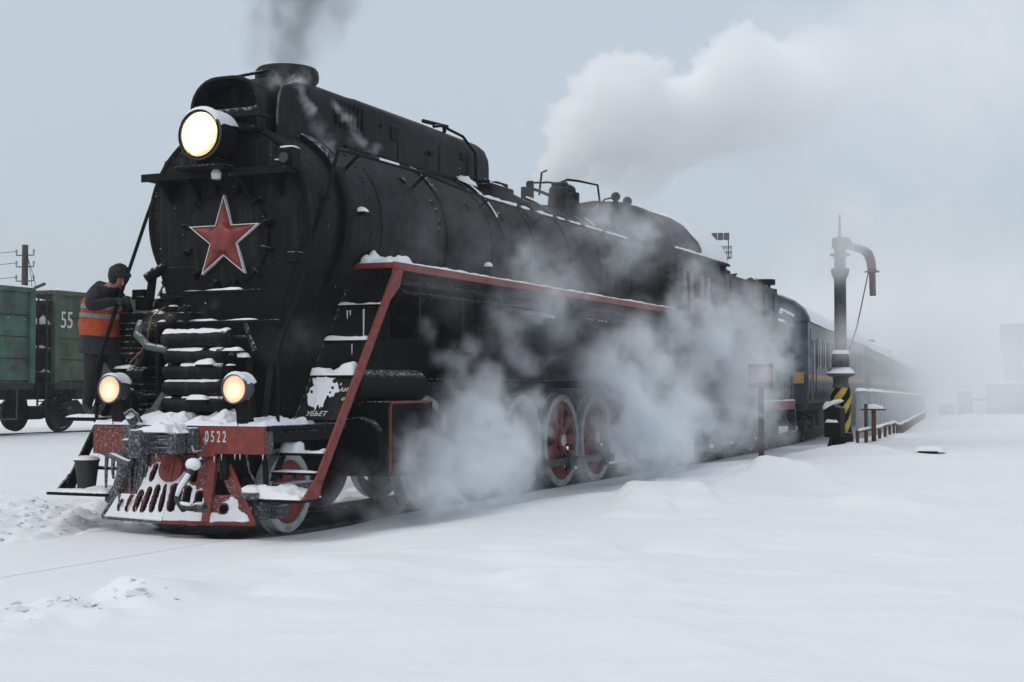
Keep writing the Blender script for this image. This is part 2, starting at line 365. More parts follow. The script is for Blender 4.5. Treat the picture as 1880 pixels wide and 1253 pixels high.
def ground(x, y):
    xc, hd, z = track(y); d = (x - xc) * math.cos(hd)
    h = z - .03
    h += .13 * sm(1.2, 3.2, d) + .16 * sm(2.0, 4.6, d) * sm(2, 14, y) + .12 * sm(6, 14, d) * sm(0, 10, y)
    h += .045 * fbm(x * .55, y * .42, 1.0, 4) * sm(1.0, 2.6, abs(d)) + .045 * fbm(x * .18, y * .16, 4.0, 3) * sm(1, 4, abs(d))
    # wind ridges across the open snow
    rx = (x * .85 + y * .35); ry = (y * .9 - x * .3); w = fbm(x * .4, y * .4, 9, 3)
    rg = 1 - abs(fbm(rx * .33 + .35 * w, ry * .75 + .4 * w, 12.0, 3)) * 2.2
    h += .022 * max(0, rg) ** 2 * sm(1.6, 3.0, d) * sm(60, 20, y)
    for mx, my, sx, sy, a in MOUNDS:
        q = ((x - mx) / sx) ** 2 + ((y - my) / sy) ** 2
        if q < 6:
            # lee side steeper than the windward side
            k = math.exp(-q) * (1 - .75 * sm(.0, .55, -((x - mx) / sx * .6 + (my - y) / sy * -.8)) * (q < 1.5))
            h += 1.2 * a * k
    if y < 30: h += .055 * sm(.86, 1.0, d) * sm(.6, 2.5, y)
    if d > 1.0 and -6 < y < 18: h += drift(x, y) * sm(1.0, 2.2, d)
    ad = abs(d)
    if y < 30:
        h += .040 * sm(1.3, .9, ad) * (sm(.4, -1.2, y) if d > 0 else 1.25 * sm(2.5, .6, y))                     # rails ahead lie under level snow
        h -= .045 * math.exp(-((d - .762) / .014) ** 2) * sm(.5, -.5, y)  # the wheel groove along the near rail
        h -= .085 * sm(.98, .45, ad) * sm(-1.15, .1, y)                     # ploughed out between the rails under the train
    if d < -1.0:
        h += .05 * sm(-1, -2.2, d) + .36 * sm(-6, -14, d)
        near = sm(-9, -2, d) * sm(-6.5, -2.5, y) * sm(9, 3, y)
        h += near * (.11 * max(0, fbm(x * 1.5, y * 1.5, 3, 4)) + .045 * fbm(x * 4.5, y * 4.5, 6, 4) + .022 * fbm(x * 13, y * 13, 6, 3))
        h += .07 * math.exp(-((d + 14.6) / 1.0) ** 2) * (1 + .5 * fbm(x * .3, y * .3, 2, 3))
        h += .22 * math.exp(-((d + 2.1) / .6) ** 2) * sm(-2.5, .5, y) * (.6 + .8 * fbm(x * 2, y * 1.4, 8, 3)) 
    # trodden, broken snow in the left foreground
    q = ((x - 2.75) / .75) ** 2 + ((y + 5.7) / .6) ** 2
    if q < 5: h += math.exp(-q * 1.1) * (.10 * fbm(x * 3.2 + 5, y * 3.2, 7, 3) + .035 * fbm(x * 11, y * 11, 2, 2))
    h -= .0035 * max(0, min(y, 160) - 24) * sm(1.8, 4, d)
    return h
def axis_steps(pts):
    out = []
    for (a, b, st) in pts:
        n = max(1, round((b - a) / st)); out += [a + (b - a) * i / n for i in range(n)]
    return out + [pts[-1][1]]
gx = axis_steps([(-900, -200, 70), (-200, -50, 10), (-50, -14, 1.2), (-14, -5, .18), (-5, -1.3, .06), (-1.3, .72, .045), (.72, .80, .008), (.80, 1.1, .02), (1.1, 1.6, .045), (1.6, 5, .06), (5, 10.5, .08), (10.5, 16, .3), (16, 40, 1.2), (40, 140, 6), (140, 900, 70)])
gy = axis_steps([(-60, -16, 6), (-16, -9, .5), (-9, -4.2, .05), (-4.2, 4, .06), (4, 12, .11), (12, 24, .22), (24, 50, .7), (50, 140, 3), (140, 400, 20), (400, 1500, 80)])
gv = []; gf = []
for y in gy:
    for x in gx: gv.append((x, y, ground(x, y)))
W = len(gx)
for j in range(len(gy) - 1):
    for i in range(W - 1): gf.append((j * W + i, j * W + i + 1, (j + 1) * W + i + 1, (j + 1) * W + i))
b = MB(); b.v = gv; b.f = gf; b.mi = [0] * len(gf)
b.build('snow_ground', SNOW, kind='structure', smooth=180)

# rails of the near line
for side, lab in ((1, 'near steel rail of the locomotive track half buried in the snow'), (-1, 'far steel rail of the locomotive track beyond the cowcatcher')):
    t = thing('rail', lab, 'rail', (0, 0, 0)); prof = [(-.036, 0), (.036, 0), (.036, -.035), (.01, -.05), (.01, -.13), (.06, -.17), (-.06, -.17), (-.01, -.13), (-.01, -.05), (-.036, -.035)]
    ys = [-14, -8, -4, 0, 4, 8, 12] + [12 + 3 * k for k in range(1, 60)]
    m = MB(); vs = []
    for y in ys:
        x, h, z = track(y)
        for u, w in prof: vs.append((x + (side * .80 + u) * math.cos(h), y + (side * .8 + u) * math.sin(h), z + w))
    n = len(prof)
    m.add(vs, [(i * n + k, i * n + (k + 1) % n, (i + 1) * n + (k + 1) % n, (i + 1) * n + k) for i in range(len(ys) - 1) for k in range(n)])
    m.build('rail_bar', STEEL, t, smooth=0)

# sooty, half melted bed between the rails, the train's shade painted into its colour
BEDSHADE = mat('shaded_sooty_snow', (.045, .047, .05), .9, var=.5, vscale=5, bump=.6, bscale=30, frost=.18, frost_scale=7)
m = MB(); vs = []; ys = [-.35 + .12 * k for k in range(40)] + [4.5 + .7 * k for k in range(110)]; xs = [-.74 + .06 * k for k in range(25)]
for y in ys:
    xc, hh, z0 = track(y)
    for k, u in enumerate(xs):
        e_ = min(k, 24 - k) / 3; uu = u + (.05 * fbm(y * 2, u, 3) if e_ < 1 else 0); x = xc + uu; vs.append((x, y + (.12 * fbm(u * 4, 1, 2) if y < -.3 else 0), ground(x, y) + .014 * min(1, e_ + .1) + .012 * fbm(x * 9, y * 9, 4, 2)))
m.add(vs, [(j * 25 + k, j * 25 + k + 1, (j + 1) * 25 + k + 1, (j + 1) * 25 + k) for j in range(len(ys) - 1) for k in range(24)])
m.build('shaded_track_bed', BEDSHADE, kind='structure', smooth=180)

# ------------------------------------------------------------------ the steam locomotive
loco = thing('steam_locomotive', 'black steam locomotive with a red star on its smokebox and three lit lamps', 'steam locomotive')
BC = (0, 0, 3.54)
# smokebox
sb = MB().lathe([(1.10, .80), (1.10, .05), (1.085, .015), (1.05, 0), (.60, -.012), (.0, -.012)], BC, 'y', 72).build('smokebox', BLACK, loco)
m = MB()
for (y0, y1, r) in ((.70, .90, 1.165),): m.lathe([(1.09, y0), (r, y0), (r + .01, y0 + .03), (r + .01, y1 - .03), (r, y1), (1.09, y1)], BC, 'y', 72)
m.build('smokebox_ring', BLACKD, sb)
m = MB().lathe([(1.095, -.004), (1.06, -.018), (1.03, -.004)], BC, 'y', 72)
m.build('front_ring', BLACKD, sb)
DC = (.03, 0, 3.30)
door = MB().lathe([(.56, -.012), (.56, -.035), (.53, -.05), (.45, -.065), (.22, -.095), (0, -.10)], DC, 'y', 56).build('smokebox_door', BLACK, sb)
for k in range(12):
    a = 2 * math.pi * (k + .5) / 12; q = V(math.sin(a), 0, math.cos(a)); p = V(DC) + q * .57
    m = MB(); m.box(-.028, .028, -.05, .0, -.075, .06, Matrix.Translation(p + V(0, -.03, 0)) @ Matrix.Rotation(-a, 4, 'Y').inverted())
    m.cyl(p + V(0, -.05, 0), p + V(0, -.115, 0), .024, seg=6); m.cyl(p + q * -.04 + V(0, -.05, 0), p + q * -.04 + V(0, -.09, 0), .017, seg=8)
    m.build('door_clamp', BLACKD, sb, bevel=.004)
m = MB()
for k in range(44):
    a = 2 * math.pi * k / 44; m.cyl(V(BC) + V(math.sin(a), 0, math.cos(a)) * .985 + V(0, .0, 0), V(BC) + V(math.sin(a), 0, math.cos(a)) * .985 + V(0, -.022, 0), .013, seg=6)
m.build('rivets', BLACKD, sb, kind='stuff')
# the star
def star_pts(r): return [(r * (1 if k % 2 == 0 else .382) * math.sin(math.pi * k / 5), r * (1 if k % 2 == 0 else .382) * math.cos(math.pi * k / 5)) for k in range(10)]
SC = V(.045, -.11, 3.285)
op = [Vector(p) for p in star_pts(.470)]
def edge_dist(p):
    best = 9
    for k in range(10):
        q0, q1 = op[k], op[(k + 1) % 10]; t_ = min(1, max(0, (p - q0).dot(q1 - q0) / (q1 - q0).length_squared)); best = min(best, (p - q0.lerp(q1, t_)).length)
    return best
def star_edge(a):
    k = int(a / (math.pi / 5)) % 10; q0, q1 = op[k], op[(k + 1) % 10]; d_ = Vector((math.sin(a), math.cos(a))); e_ = q1 - q0
    den = d_.x * e_.y - d_.y * e_.x; return (q0.x * e_.y - q0.y * e_.x) / den
m = MB(); na, nr_ = 160, 16; vs = [SC + V(0, -.095, 0)]
for i in range(1, nr_ + 1):
    for k in range(na):
        a = 2 * math.pi * k / na; re = star_edge(a); t_ = (i / nr_) ** .8; p = Vector((math.sin(a), math.cos(a))) * re * t_; d_ = edge_dist(p)
        hh = .062 * (1 - math.exp(-d_ / .035)) + .035 * sm(.20, .13, p.length)
        vs.append(SC + V(p.x, -hh, p.y))
m.add(vs, [(0, 1 + k, 1 + (k + 1) % na) for k in range(na)] + [(1 + (i - 1) * na + k, 1 + i * na + k, 1 + i * na + (k + 1) % na, 1 + (i - 1) * na + (k + 1) % na) for i in range(1, nr_) for k in range(na)])
star = m.build('star', STARRED, loco, smooth=180); star['label'] = 'red five pointed star with a pale outline'
F = frame(SC + V(0, .005, 0), (1, 0, 0), (0, 0, 1))
MB().plate(star_pts(.498), [star_pts(.470)], .05, F).build('star_border', WHITE, star, smooth=0)
MB().plate(star_pts(.48), [], .03, frame(SC + V(0, .04, 0), (1, 0, 0), (0, 0, 1))).build('star_back', BLACKD, star, smooth=0)
for u in (-.12, .12): MB().cyl((SC.x + u, SC.y + .05, SC.z), (SC.x + u, 0, SC.z), .02).build('star_bracket', BLACKD, star)

# headlight platform, headlight
m = MB().prism([(-.95, 3.97), (.95, 3.97), (.95, 4.03), (-.95, 4.03)], -.30, .02)
m.box(-.33, .33, -.55, -.30, 4.03, 4.06)
plat = m.build('lamp_platform', BLACKD, loco, bevel=.006)
MB().box(-.96, .96, -.315, -.302, 3.955, 4.045).build('platform_edge', BLACKD, plat)
for u in (-.75, -.35, .35, .75):
    MB().prism([(-.28, 3.968), (-.01, 3.968), (-.01, 3.74), (-.05, 3.74)], u - .015, u + .015, 'yz').build('bracket', BLACKD, plat)
hl = MB().lathe([(.0, .0), (.16, .0), (.235, -.06), (.258, -.16), (.262, -.44), (.275, -.45), (.275, -.485), (.262, -.495), (.25, -.485), (.245, -.45)], (0, -.05, 4.41), 'y', 40).build('headlight', BLACKD, loco)
GL1, mp = glow_mat('headlight_glass', (1, .95, .85), (1, .52, .16), 7.0, .85); mp.inputs['Scale'].default_value = (3.75, 3.75, 3.75); mp.inputs['Location'].default_value = (.1, 0, -.12)
lens = MB().lathe([(.25, 0), (.2, -.016), (.1, -.026), (0, -.03)], (0, 0, 0), 'y', 32).build('lens', GL1, hl); lens.location = (0, -.51, 4.41)
MB().lathe([(.272, -.492), (.285, -.5), (.285, -.525), (.262, -.535), (.248, -.53), (.248, -.5)], (0, -.0, 4.41), 'y', 40).build('lamp_rim', STEEL, hl)
m = MB(); snow_on_tube(m, (0, -.55, 4.41), (0, -.10, 4.41), .268, .045, 62, 14, 3, -2, 12); m.build('snow_cover', SNOW, hl, smooth=180)
MB().box(-.12, .12, -.42, -.18, 4.055, 4.17).build('lamp_foot', BLACKD, hl, bevel=.01)
MB().tube([(-.18, -.47, 4.19), (-.2, -.5, 4.1), (-.1, -.3, 4.06)], .008).build('cable', BLACKD, hl)
# small lantern beside the platform
lan = MB().box(.80, .98, -.16, .02, 4.02, 4.26).build('side_lantern', BLACKD, loco, bevel=.012)
MB().cyl((.89, -.165, 4.14), (.89, -.2, 4.14), .06, seg=20).build('lantern_glass', CGLASS, lan)
MB().cyl((.89, -.07, 4.27), (.89, -.07, 4.31), .075, .05, seg=16).build('lantern_cap', BLACKD, lan)
m = MB(); snow_flat(m, .80, .98, -.16, .0, 4.262, .02, seed=3); m.build('snow_cover', SNOW, lan)
for z in (4.12,):
    m = MB(); snow_flat(m, .77, .84, -.2, -.15, z, .012, seed=5, nu=5, nv=4); m.build('snow_cover', SNOW, lan)

MB().lathe([(0, -.11), (.05, -.10), (.06, -.04), (.04, 0), (0, 0)], (.10, -.34, 4.03), 'z', 16).build('small_bulb', WHITE, plat)
bk2 = MB().box(1.12, 1.24, .98, 1.10, 3.62, 3.66).build('side_bracket', BLACKD, loco); m = MB(); snow_flat(m, 1.12, 1.24, .96, 1.10, 3.66, .05, nu=8, nv=6); m.build('snow_cover', SNOW, bk2, smooth=180)
# hood before the chimney, chimney, long casing on the boiler
def arch(w, z0, z1, r, n=7):
    p = [(-w, z0)] + [(-w + r - r * math.cos(math.pi / 2 * k / n), z1 - r + r * math.sin(math.pi / 2 * k / n)) for k in range(n + 1)]
    return p + [(-u, v) for u, v in reversed(p)]
m = MB(); A = arch(.47, 4.50, 5.15, .36); B_ = arch(.44, 4.50, 5.12, .34)
n = len(A); vs = [(u, -.06, v) for u, v in A] + [(u, .60, v) for u, v in A] + [(u, -.06, v) for u, v in B_] + [(u, .60, v) for u, v in B_]
fs = []
for k in range(n - 1): fs += [(k, k + 1, n + k + 1, n + k), (2 * n + k + 1, 2 * n + k, 3 * n + k, 3 * n + k + 1), (k + 1, k, 2 * n + k, 2 * n + k + 1)]
m.add(vs, fs); m.prism(arch(.44, 4.50, 5.115, .34), .34, .36)
hood = m.build('chimney_hood', BLACK, loco, smooth=40)
m = MB().cyl((-.40, .12, 4.68), (.40, .12, 4.68), .13, seg=20); m.cyl((-.42, .12, 4.68), (-.36, .12, 4.68), .16, seg=20); m.cyl((.36, .12, 4.68), (.42, .12, 4.68), .16, seg=20)
m.build('heater_drum', BLACKD, hood)
MB().box(-.44, .44, -.1, .3, 4.5, 4.545).build('hood_floor', BLACKD, hood, bevel=.005)
MB().box(.02, .5, -.08, .5, 4.66, 4.70).build('hood_shelf', BLACK, hood, bevel=.008)
MB().tube([(.02, .05, 5.15), (0, .9, 5.42)], .018).build('stay_rod', BLACKD, hood)
ch = MB().lathe([(.36, 4.5), (.33, 5.0), (.335, 5.2), (.35, 5.30), (.385, 5.345), (.39, 5.40), (.38, 5.46), (.355, 5.49), (.31, 5.485), (.29, 5.42), (.28, 4.9)], (0, 1.23, 0), 'z', 48).build('chimney', BLACK, loco)
m = MB()
prof = [(-.52, 4.45), (-.52, 4.98), (-.51, 5.08), (-.46, 5.19), (-.37, 5.265), (-.25, 5.30), (0, 5.315), (.25, 5.30), (.37, 5.265), (.46, 5.19), (.51, 5.08), (.52, 4.98), (.52, 4.45)]
def sect(y, dz, sx=1): return [(u * sx, y, v + dz * (v > 4.6)) for u, v in prof]
rows = [sect(.62, -.10, .96), sect(.72, -.02), sect(.9, 0), sect(2.2, 0), sect(2.21, .012), sect(4.0, .012), sect(5.80, -.005), sect(5.93, -.02, .995), sect(5.985, -.05, .975), sect(6.0, -.08, .95)]
vs = [p for r_ in rows for p in r_]; n = len(prof)
fs = [(i * n + k, i * n + k + 1, (i + 1) * n + k + 1, (i + 1) * n + k) for i in range(len(rows) - 1) for k in range(n - 1)] + [tuple(range(n)), tuple(range((len(rows)) * n - 1, (len(rows) - 1) * n - 1, -1))]
m.add(vs, fs)
cas = m.build('dome_casing', BLACK, loco, smooth=40)
# cheek plates that sweep up round the chimney
for s_ in (1, -1):
    m = MB().prism([(.20, 4.45), (.20, 4.72), (.24, 4.92), (.36, 5.08), (.62, 5.17), (.9, 5.19), (.9, 4.45)], s_ * .525 - .012, s_ * .525 + .012, 'yz')
    m.build('cheek_plate', BLACK, cas, bevel=.004)
    MB().tube([(s_ * .54, .20, 4.6), (s_ * .54, .20, 4.74), (s_ * .53, .25, 4.94), (s_ * .50, .38, 5.10), (s_ * .45, .62, 5.22), (s_ * .38, .80, 5.30)], .014).build('cheek_edge', STEEL, cas)
    for k in range(7):
        y = 1.52 + k * .105; z = 5.0 - .002 * k
        m = MB().prism([(y - .032, z - .17), (y + .012, z - .2), (y + .032, z + .13), (y - .012, z + .15)], s_ * .521, s_ * .528, 'yz')
        m.prism([(y - .02, z - .17), (y + .03, z - .17), (y + .03, z + .13), (y - .02, z + .13)], s_ * .528, s_ * .545, 'yz'); m.build('louvre', BLACKD, cas)
    for y in (2.205, 3.1, 4.3, 5.2): MB().box(s_ * .521 - .006, s_ * .521 + .006, y - .012, y + .012, 4.62, 5.0 + .0).build('panel_seam', BLACKD, cas)
    MB().box(s_ * .525 - .01, s_ * .525 + .01, 2.9, 3.12, 4.86, 5.06).build('patch_plate', BLACKD, cas, bevel=.008)
    MB().box(s_ * .525 - .01, s_ * .525 + .01, 4.98, 5.1, 4.9, 5.02).build('patch_plate', BLACKD, cas, bevel=.008)
    m = MB().cyl((s_ * .53, 4.0, 4.85), (s_ * .56, 4.0, 4.85), .045, seg=12); m.cyl((s_ * .53, 2.62, 5.0), (s_ * .55, 2.62, 5.0), .03, seg=10); m.build('bolt_cap', BLACKD, cas)
    MB().box(s_ * .5 - .05, s_ * .5 + .06, 1.7, 5.9, 4.555, 4.6).build('casing_foot', BLACKD, cas)
m = MB().box(-.2, .2, 2.5, 3.4, 5.325, 5.35); m.build('hatch_lid', BLACKD, cas, bevel=.01)
m = MB().tube([(.30, 4.55, 5.33), (.36, 4.7, 5.36), (.50, 5.1, 5.26), (.58, 5.35, 5.05), (.585, 5.38, 4.6), (.7, 5.38, 4.4)], .022); m.tube([(.24, 4.35, 5.38), (.32, 4.95, 5.39)], .03); m.cyl((.3, 4.9, 5.3), (.3, 4.9, 5.4), .03, seg=8); m.build('sand_pipe', BLACKD, cas)
# boiler
boi = MB().lathe([(1.10, .9), (1.155, .905), (1.155, 8.9), (1.20, 9.0), (1.23, 12.0), (0.2, 12.0)], BC, 'y', 72).build('boiler', BLACK, loco)
for y, w, t_ in ((1.55, .012, .006), (3.35, .07, .022), (4.75, .05, .014), (6.3, .05, .016), (7.7, .05, .014), (9.05, .06, .055), (10.5, .03, .07)):
    r = 1.155 + t_; MB().lathe([(1.13, y - w), (r, y - w), (r, y + w), (1.13, y + w)], BC, 'y', 72).build('boiler_band', BLACKD, boi)
m = MB()
for k in range(34):
    a = 2 * math.pi * k / 34
    for y in (1.3, 3.25, 3.45): m.sphere(V(BC) + V(math.sin(a) * 1.157, y, math.cos(a) * 1.157), .014, 6, 4)
m.build('rivets', BLACKD, boi, kind='stuff')
# round burnt patches / washout plugs on the side
for (y, a, r) in ((2.5, 52, .07), (3.05, 66, .05), (3.1, 72, .055), (3.12, 79, .05), (3.08, 85, .045), (4.2, 60, .06), (5.3, 62, .09), (9.6, 60, .06), (10.2, 75, .06), (8.2, 68, .05)):
    q = V(math.sin(R(a)), 0, math.cos(R(a))); p = V(BC) + q * 1.15 + V(0, y, 0)
    MB().cyl(p, p + q * .03, r, r * .8, seg=12).build('washout_plug', BLACKD, boi)
# side pipes with snow
def ring_pipe(y, a0, a1, rad, r=.022, y2=None):
    y2 = y if y2 is None else y2
    return [V(BC) + V(math.sin(R(a)) * rad, y + (y2 - y) * i / 14, math.cos(R(a)) * rad) for i in range(15) for a in [a0 + (a1 - a0) * i / 14]]
for (y, a0, a1, y2) in ((4.75, 28, 82, 5.05), (7.6, 20, 88, 7.6), (9.5, 30, 100, 9.7), (6.0, 25, 60, 6.4), (6.6, 22, 56, 6.9)):
    pts = ring_pipe(y, a0, a1, 1.20, y2=y2); pp = MB().tube(pts, .022).build('feed_pipe', BLACKD, boi)
    m = MB(); m.tube([p + V(.012, 0, .018) for p in pts[: 11 if y < 5 else 4]], [.016 * (1 + .5 * fbm(i * .9, y, 0)) for i in range(11 if y < 5 else 4)]); m.build('snow_cover', SNOW, pp)
m = MB()
for (x, y, z, sx, sy, h, sd) in ((.60, 4.85, 4.58, .2, .34, .07, 1), (.60, 5.7, 4.58, .2, .36, .06, 2), (.45, 6.1, 4.72, .25, .3, .03, 3)):
    snow_patch(m, frame((x, y - sy / 2, z), (1, 0, -.45), (0, 1, 0)), 0, sx, 0, sy, h, seed=sd)
m.build('snow_cover', SNOW, boi, smooth=180)
m = MB().box(.5, .85, 5.35, 6.15, 4.40, 4.60); m.cyl((.62, 5.5, 4.6), (.62, 5.5, 4.68), .12, seg=16); m.cyl((.75, 6.3, 4.5), (.75, 6.9, 4.45), .06); m.box(.3, .6, 6.1, 6.5, 4.55, 4.74); m.build('valve_cluster', BLACKD, boi, bevel=.015)
# handrail on the boiler
for s_ in (1, -1):
    pts = [(s_ * 1.15, .52, 4.31), (s_ * 1.15, .7, 4.33), (s_ * 1.15, 2.7, 4.34), (s_ * 1.15, 3.3, 4.30), (s_ * 1.15, 4.4, 4.25), (s_ * 1.15, 10.4, 4.24)]
    hr = MB().tube(pts, .02).build('handrail', BLACKD, loco)
    for y, z in ((1.0, 4.33), (2.7, 4.34), (4.6, 4.25), (6.6, 4.25), (8.6, 4.24), (10.2, 4.24)):
        q = V(s_ * 1.15, 0, z - BC[2]).normalized() * 1.14
        MB().tube([(q.x, y + .05, q.z + BC[2]), (s_ * 1.15, y, z)], .022).build('stanchion', BLACKD, hr)
    m = MB()
    for p, q, sd in ((0, 1, 1), (1, 2, 4), (4, 5, 8)): snow_on_tube(m, pts[p], pts[q], .02, .024 if q == 5 else .014, 75, 60 if q == 5 else 8, sd + s_, -.42 if q == 5 else -.1, 6)
    m.build('snow_cover', SNOW, hr, smooth=180)
    pole = MB().tube([(1.15, .53, 4.31), (1.13, .36, 3.85), (1.10, -.24, 2.59), (1.10, -.57, 2.0), (1.10, -.60, 1.85), (1.10, -.60, 1.22)] if s_ > 0 else [(-1.15, .40, 4.31), (-1.15, .04, 3.62), (-1.15, -.46, 2.58), (-1.15, -.77, 1.92), (-1.15, -.81, 1.78), (-1.15, -.81, 1.22)], .021).build('front_handrail', BLACKD, loco)
    MB().cyl((s_ * 1.14, .33 if s_ > 0 else .10, 3.75), (s_ * 1.03, .40 if s_ > 0 else .12, 3.75), .03).build('clip', BLACKD, pole)
    # small boxes on the smokebox flank
    if s_ > 0: MB().box(.91, 1.05, -.16, .02, 2.98, 3.10).build('flank_step', BLACKD, loco, bevel=.01)
# tool shelf bars across the front
for (z, y, x0, x1, sd) in ((2.68, -.36, -.28, .70, 1), (2.34, -.42, -.62, .98, 2)):
    bar = MB().box(x0, x1, y - .05, y + .05, z - .03, z).build('front_bar', BLACKD, loco, bevel=.006)
    m = MB(); snow_flat(m, x0 + .02, x1 - .25, y - .05, y + .04, z, .018, nu=30, nv=4, seed=sd, amp=1.2); m.build('snow_cover', SNOW, bar, smooth=180)
# saddle, frame and deck
m = MB().prism([(-.75, 1.25), (.75, 1.25), (.80, 2.6), (.95, 3.0), (-.95, 3.0), (-.80, 2.6)], -.02, .95); m.build('smokebox_saddle', BLACKD, loco, bevel=.02)
for s_ in (1, -1):
    MB().box(s_ * .58 - .05, s_ * .58 + .05, -.85, 15.0, .62, 1.2).build('main_frame', IRON, loco, bevel=.01)
    # oblique stay from deck to smokebox
    st = MB().tube([(s_ * .95, -.62, 1.3), (s_ * .86, -.35, 2.0), (s_ * .80, -.28, 2.24)], .034, 8).build('deck_stay', IRON, loco)
MB().box(-.62, .62, .95, 12.2, .75, 2.62).build('firebox_and_frames', IRON, loco, bevel=.03)
MB().box(-1.15, 1.15, -.84, .75, 1.14, 1.20).build('front_deck', IRON, loco, bevel=.01)
# air cooler: a stack of short horizontal pipes
cool = MB().box(-.38, .40, -.46, -.42, 1.25, 2.25).build('air_cooler', BLACKD, loco)
for i, (z, r, x0, x1, th) in enumerate(((2.14, .085, -.46, .47, .034), (1.95, .078, -.40, .42, .014), (1.78, .076, -.42, .43, .018), (1.60, .08, -.42, .44, .014), (1.42, .078, -.42, .45, .010))):
    y = -.52 - .01 * i
    pc = MB().lathe([(0, x0), (r * .8, x0), (r, x0 + .02), (r, x1 - .02), (r * .8, x1), (0, x1)], (0, y, z), 'x', 20).build('cooler_pipe', BLACK, cool)
    MB().lathe([(r, x1 - .12), (r + .012, x1 - .12), (r + .012, x1 - .03), (r, x1 - .03)], (0, y, z), 'x', 20).build('pipe_collar', BLACKD, pc)
    m = MB(); snow_on_tube(m, (x0 + .02, y, z), (x1 - .04, y, z), r, th, 46 - 4 * i, 40, i * 3 + 1, (-1, -.5, -.05, -.4, -.1)[i], 8); m.build('snow_cover', SNOW, pc, smooth=180)
m = MB()
for (x, y, z, w, h) in ((.16, -.6, 1.855, .24, .06), (.1, -.64, 1.47, .26, .05), (.52, -.6, 2.0, .22, .035), (.62, -.55, 1.93, .14, .03), (.5, -.6, 1.84, .07, .03)):
    snow_flat(m, x - w / 2, x + w / 2, y - .05, y + .06, z, h, nu=8, nv=6, seed=x * 9 + z)
m.build('snow_cover', SNOW, cool, smooth=180)
MB().box(-.02, .24, -.70, -.55, 1.42, 1.47).build('cooler_bracket', BLACKD, cool)
m = MB().tube([(.47, -.52, 2.14), (.6, -.5, 2.14), (.66, -.46, 2.1)], .03); m.tube([(.42, -.5, 1.95), (.66, -.5, 1.95), (.7, -.48, 1.3)], .04); m.tube([(.44, -.5, 1.6), (.58, -.5, 1.6)], .035); m.build('pipe_run', BLACKD, cool)
m = MB().tube([(.55, -.42, 2.30), (.82, -.62, 1.98)], .03); m.build('stay_rod', BLACKD, cool)
# air pump and its clutter on the far side of the deck
pump = MB()
for (x, y, z0, z1, r) in ((-.78, -.25, 1.3, 1.84, .24), (-.78, -.25, 1.94, 2.46, .27), (-.48, -.12, 2.0, 2.66, .15)):
    pump.lathe([(0, z0), (r * 1.12, z0), (r * 1.12, z0 + .05), (r, z0 + .06)] + [q for k in range(5) for q in ((r, z0 + .08 + (z1 - z0 - .16) * k / 5), (r * 1.07, z0 + .1 + (z1 - z0 - .16) * k / 5), (r, z0 + .12 + (z1 - z0 - .16) * k / 5))] + [(r, z1 - .06), (r * 1.12, z1 - .05), (r * 1.12, z1), (0, z1)], (x, y, 0), 'z', 24)
pump.cyl((-.78, -.25, 1.78), (-.78, -.25, 1.98), .06); pump.box(-.98, -.58, -.05, .05, 1.25, 2.5)
pump = pump.build('air_pump', BLACKD, loco, bevel=.008)
m = MB().cyl((-.78, -.25, 2.5), (-.78, -.25, 2.66), .10, seg=16); m.box(-.90, -.72, -.33, -.17, 2.62, 2.74); m.tube([(-.70, -.25, 2.6), (-.68, -.22, 2.92), (-.66, -.2, 2.98)], .05); m.cyl((-.72, -.3, 2.86), (-.58, -.14, 3.0), .06); m.build('pump_head', BLACKD, pump, bevel=.01)
for i, (p, q, r) in enumerate((((-1.02, .45, 2.88), (-.45, .25, 2.90), .06), ((-1.0, .42, 2.74), (-.5, .25, 2.74), .035), ((-.95, .40, 2.60), (-.5, .2, 2.58), .05))):
    pc = MB().cyl(p, q, r, seg=14).build('pump_pipe', BLACKD, pump); m = MB(); snow_on_tube(m, p, q, r, .07 - .015 * i, 80, 14, i + 2, -2); m.build('snow_cover', SNOW, pc, smooth=180)
m = MB().box(-.98, -.52, .15, .45, 2.38, 2.46); m.build('pump_shelf', BLACKD, pump); m = MB(); snow_flat(m, -.98, -.55, .0, .4, 2.46, .07, seed=8); m.build('snow_cover', SNOW, pump, smooth=180)
MB().tube([(-.92, -.35, 2.34), (-.85, -.5, 2.2), (-.65, -.55, 2.06), (-.42, -.5, 2.02)], .045).build('rubber_hose', GREENPIPE, pump)
MB().tube([(-.35, -.5, 1.65), (-.42, -.55, 1.5), (-.50, -.6, 1.36), (-.62, -.62, 1.27)], .055).build('rubber_hose', GREENPIPE, pump)
MB().tube([(-.66, -.25, 2.52), (-.72, -.42, 2.4), (-.74, -.46, 2.15), (-.78, -.5, 2.02), (-.95, -.5, 1.88)], .008, 6).build('wire', RUSTWIRE, pump)
m = MB().cyl((-.95, -.5, 1.74), (-.70, -.5, 1.74), .09, seg=16); m.tube([(-.9, -.5, 1.65), (-.9, -.45, 1.3)], .04); m.tube([(-.62, -.45, 2.3), (-.55, -.5, 2.0), (-.55, -.5, 1.3)], .03); m.tube([(-1.0, -.55, 1.6), (-.7, -.52, 1.5), (-.45, -.5, 1.52)], .03)
m.sphere((-.4, -.45, 2.36), .08); m.sphere((-.28, -.42, 2.44), .07); m.cyl((-.2, -.45, 2.3), (-.2, -.45, 2.52), .045); m.box(-.5, -.1, -.5, -.3, 2.36, 2.44); m.build('valve_gear', BLACKD, pump, bevel=.01)
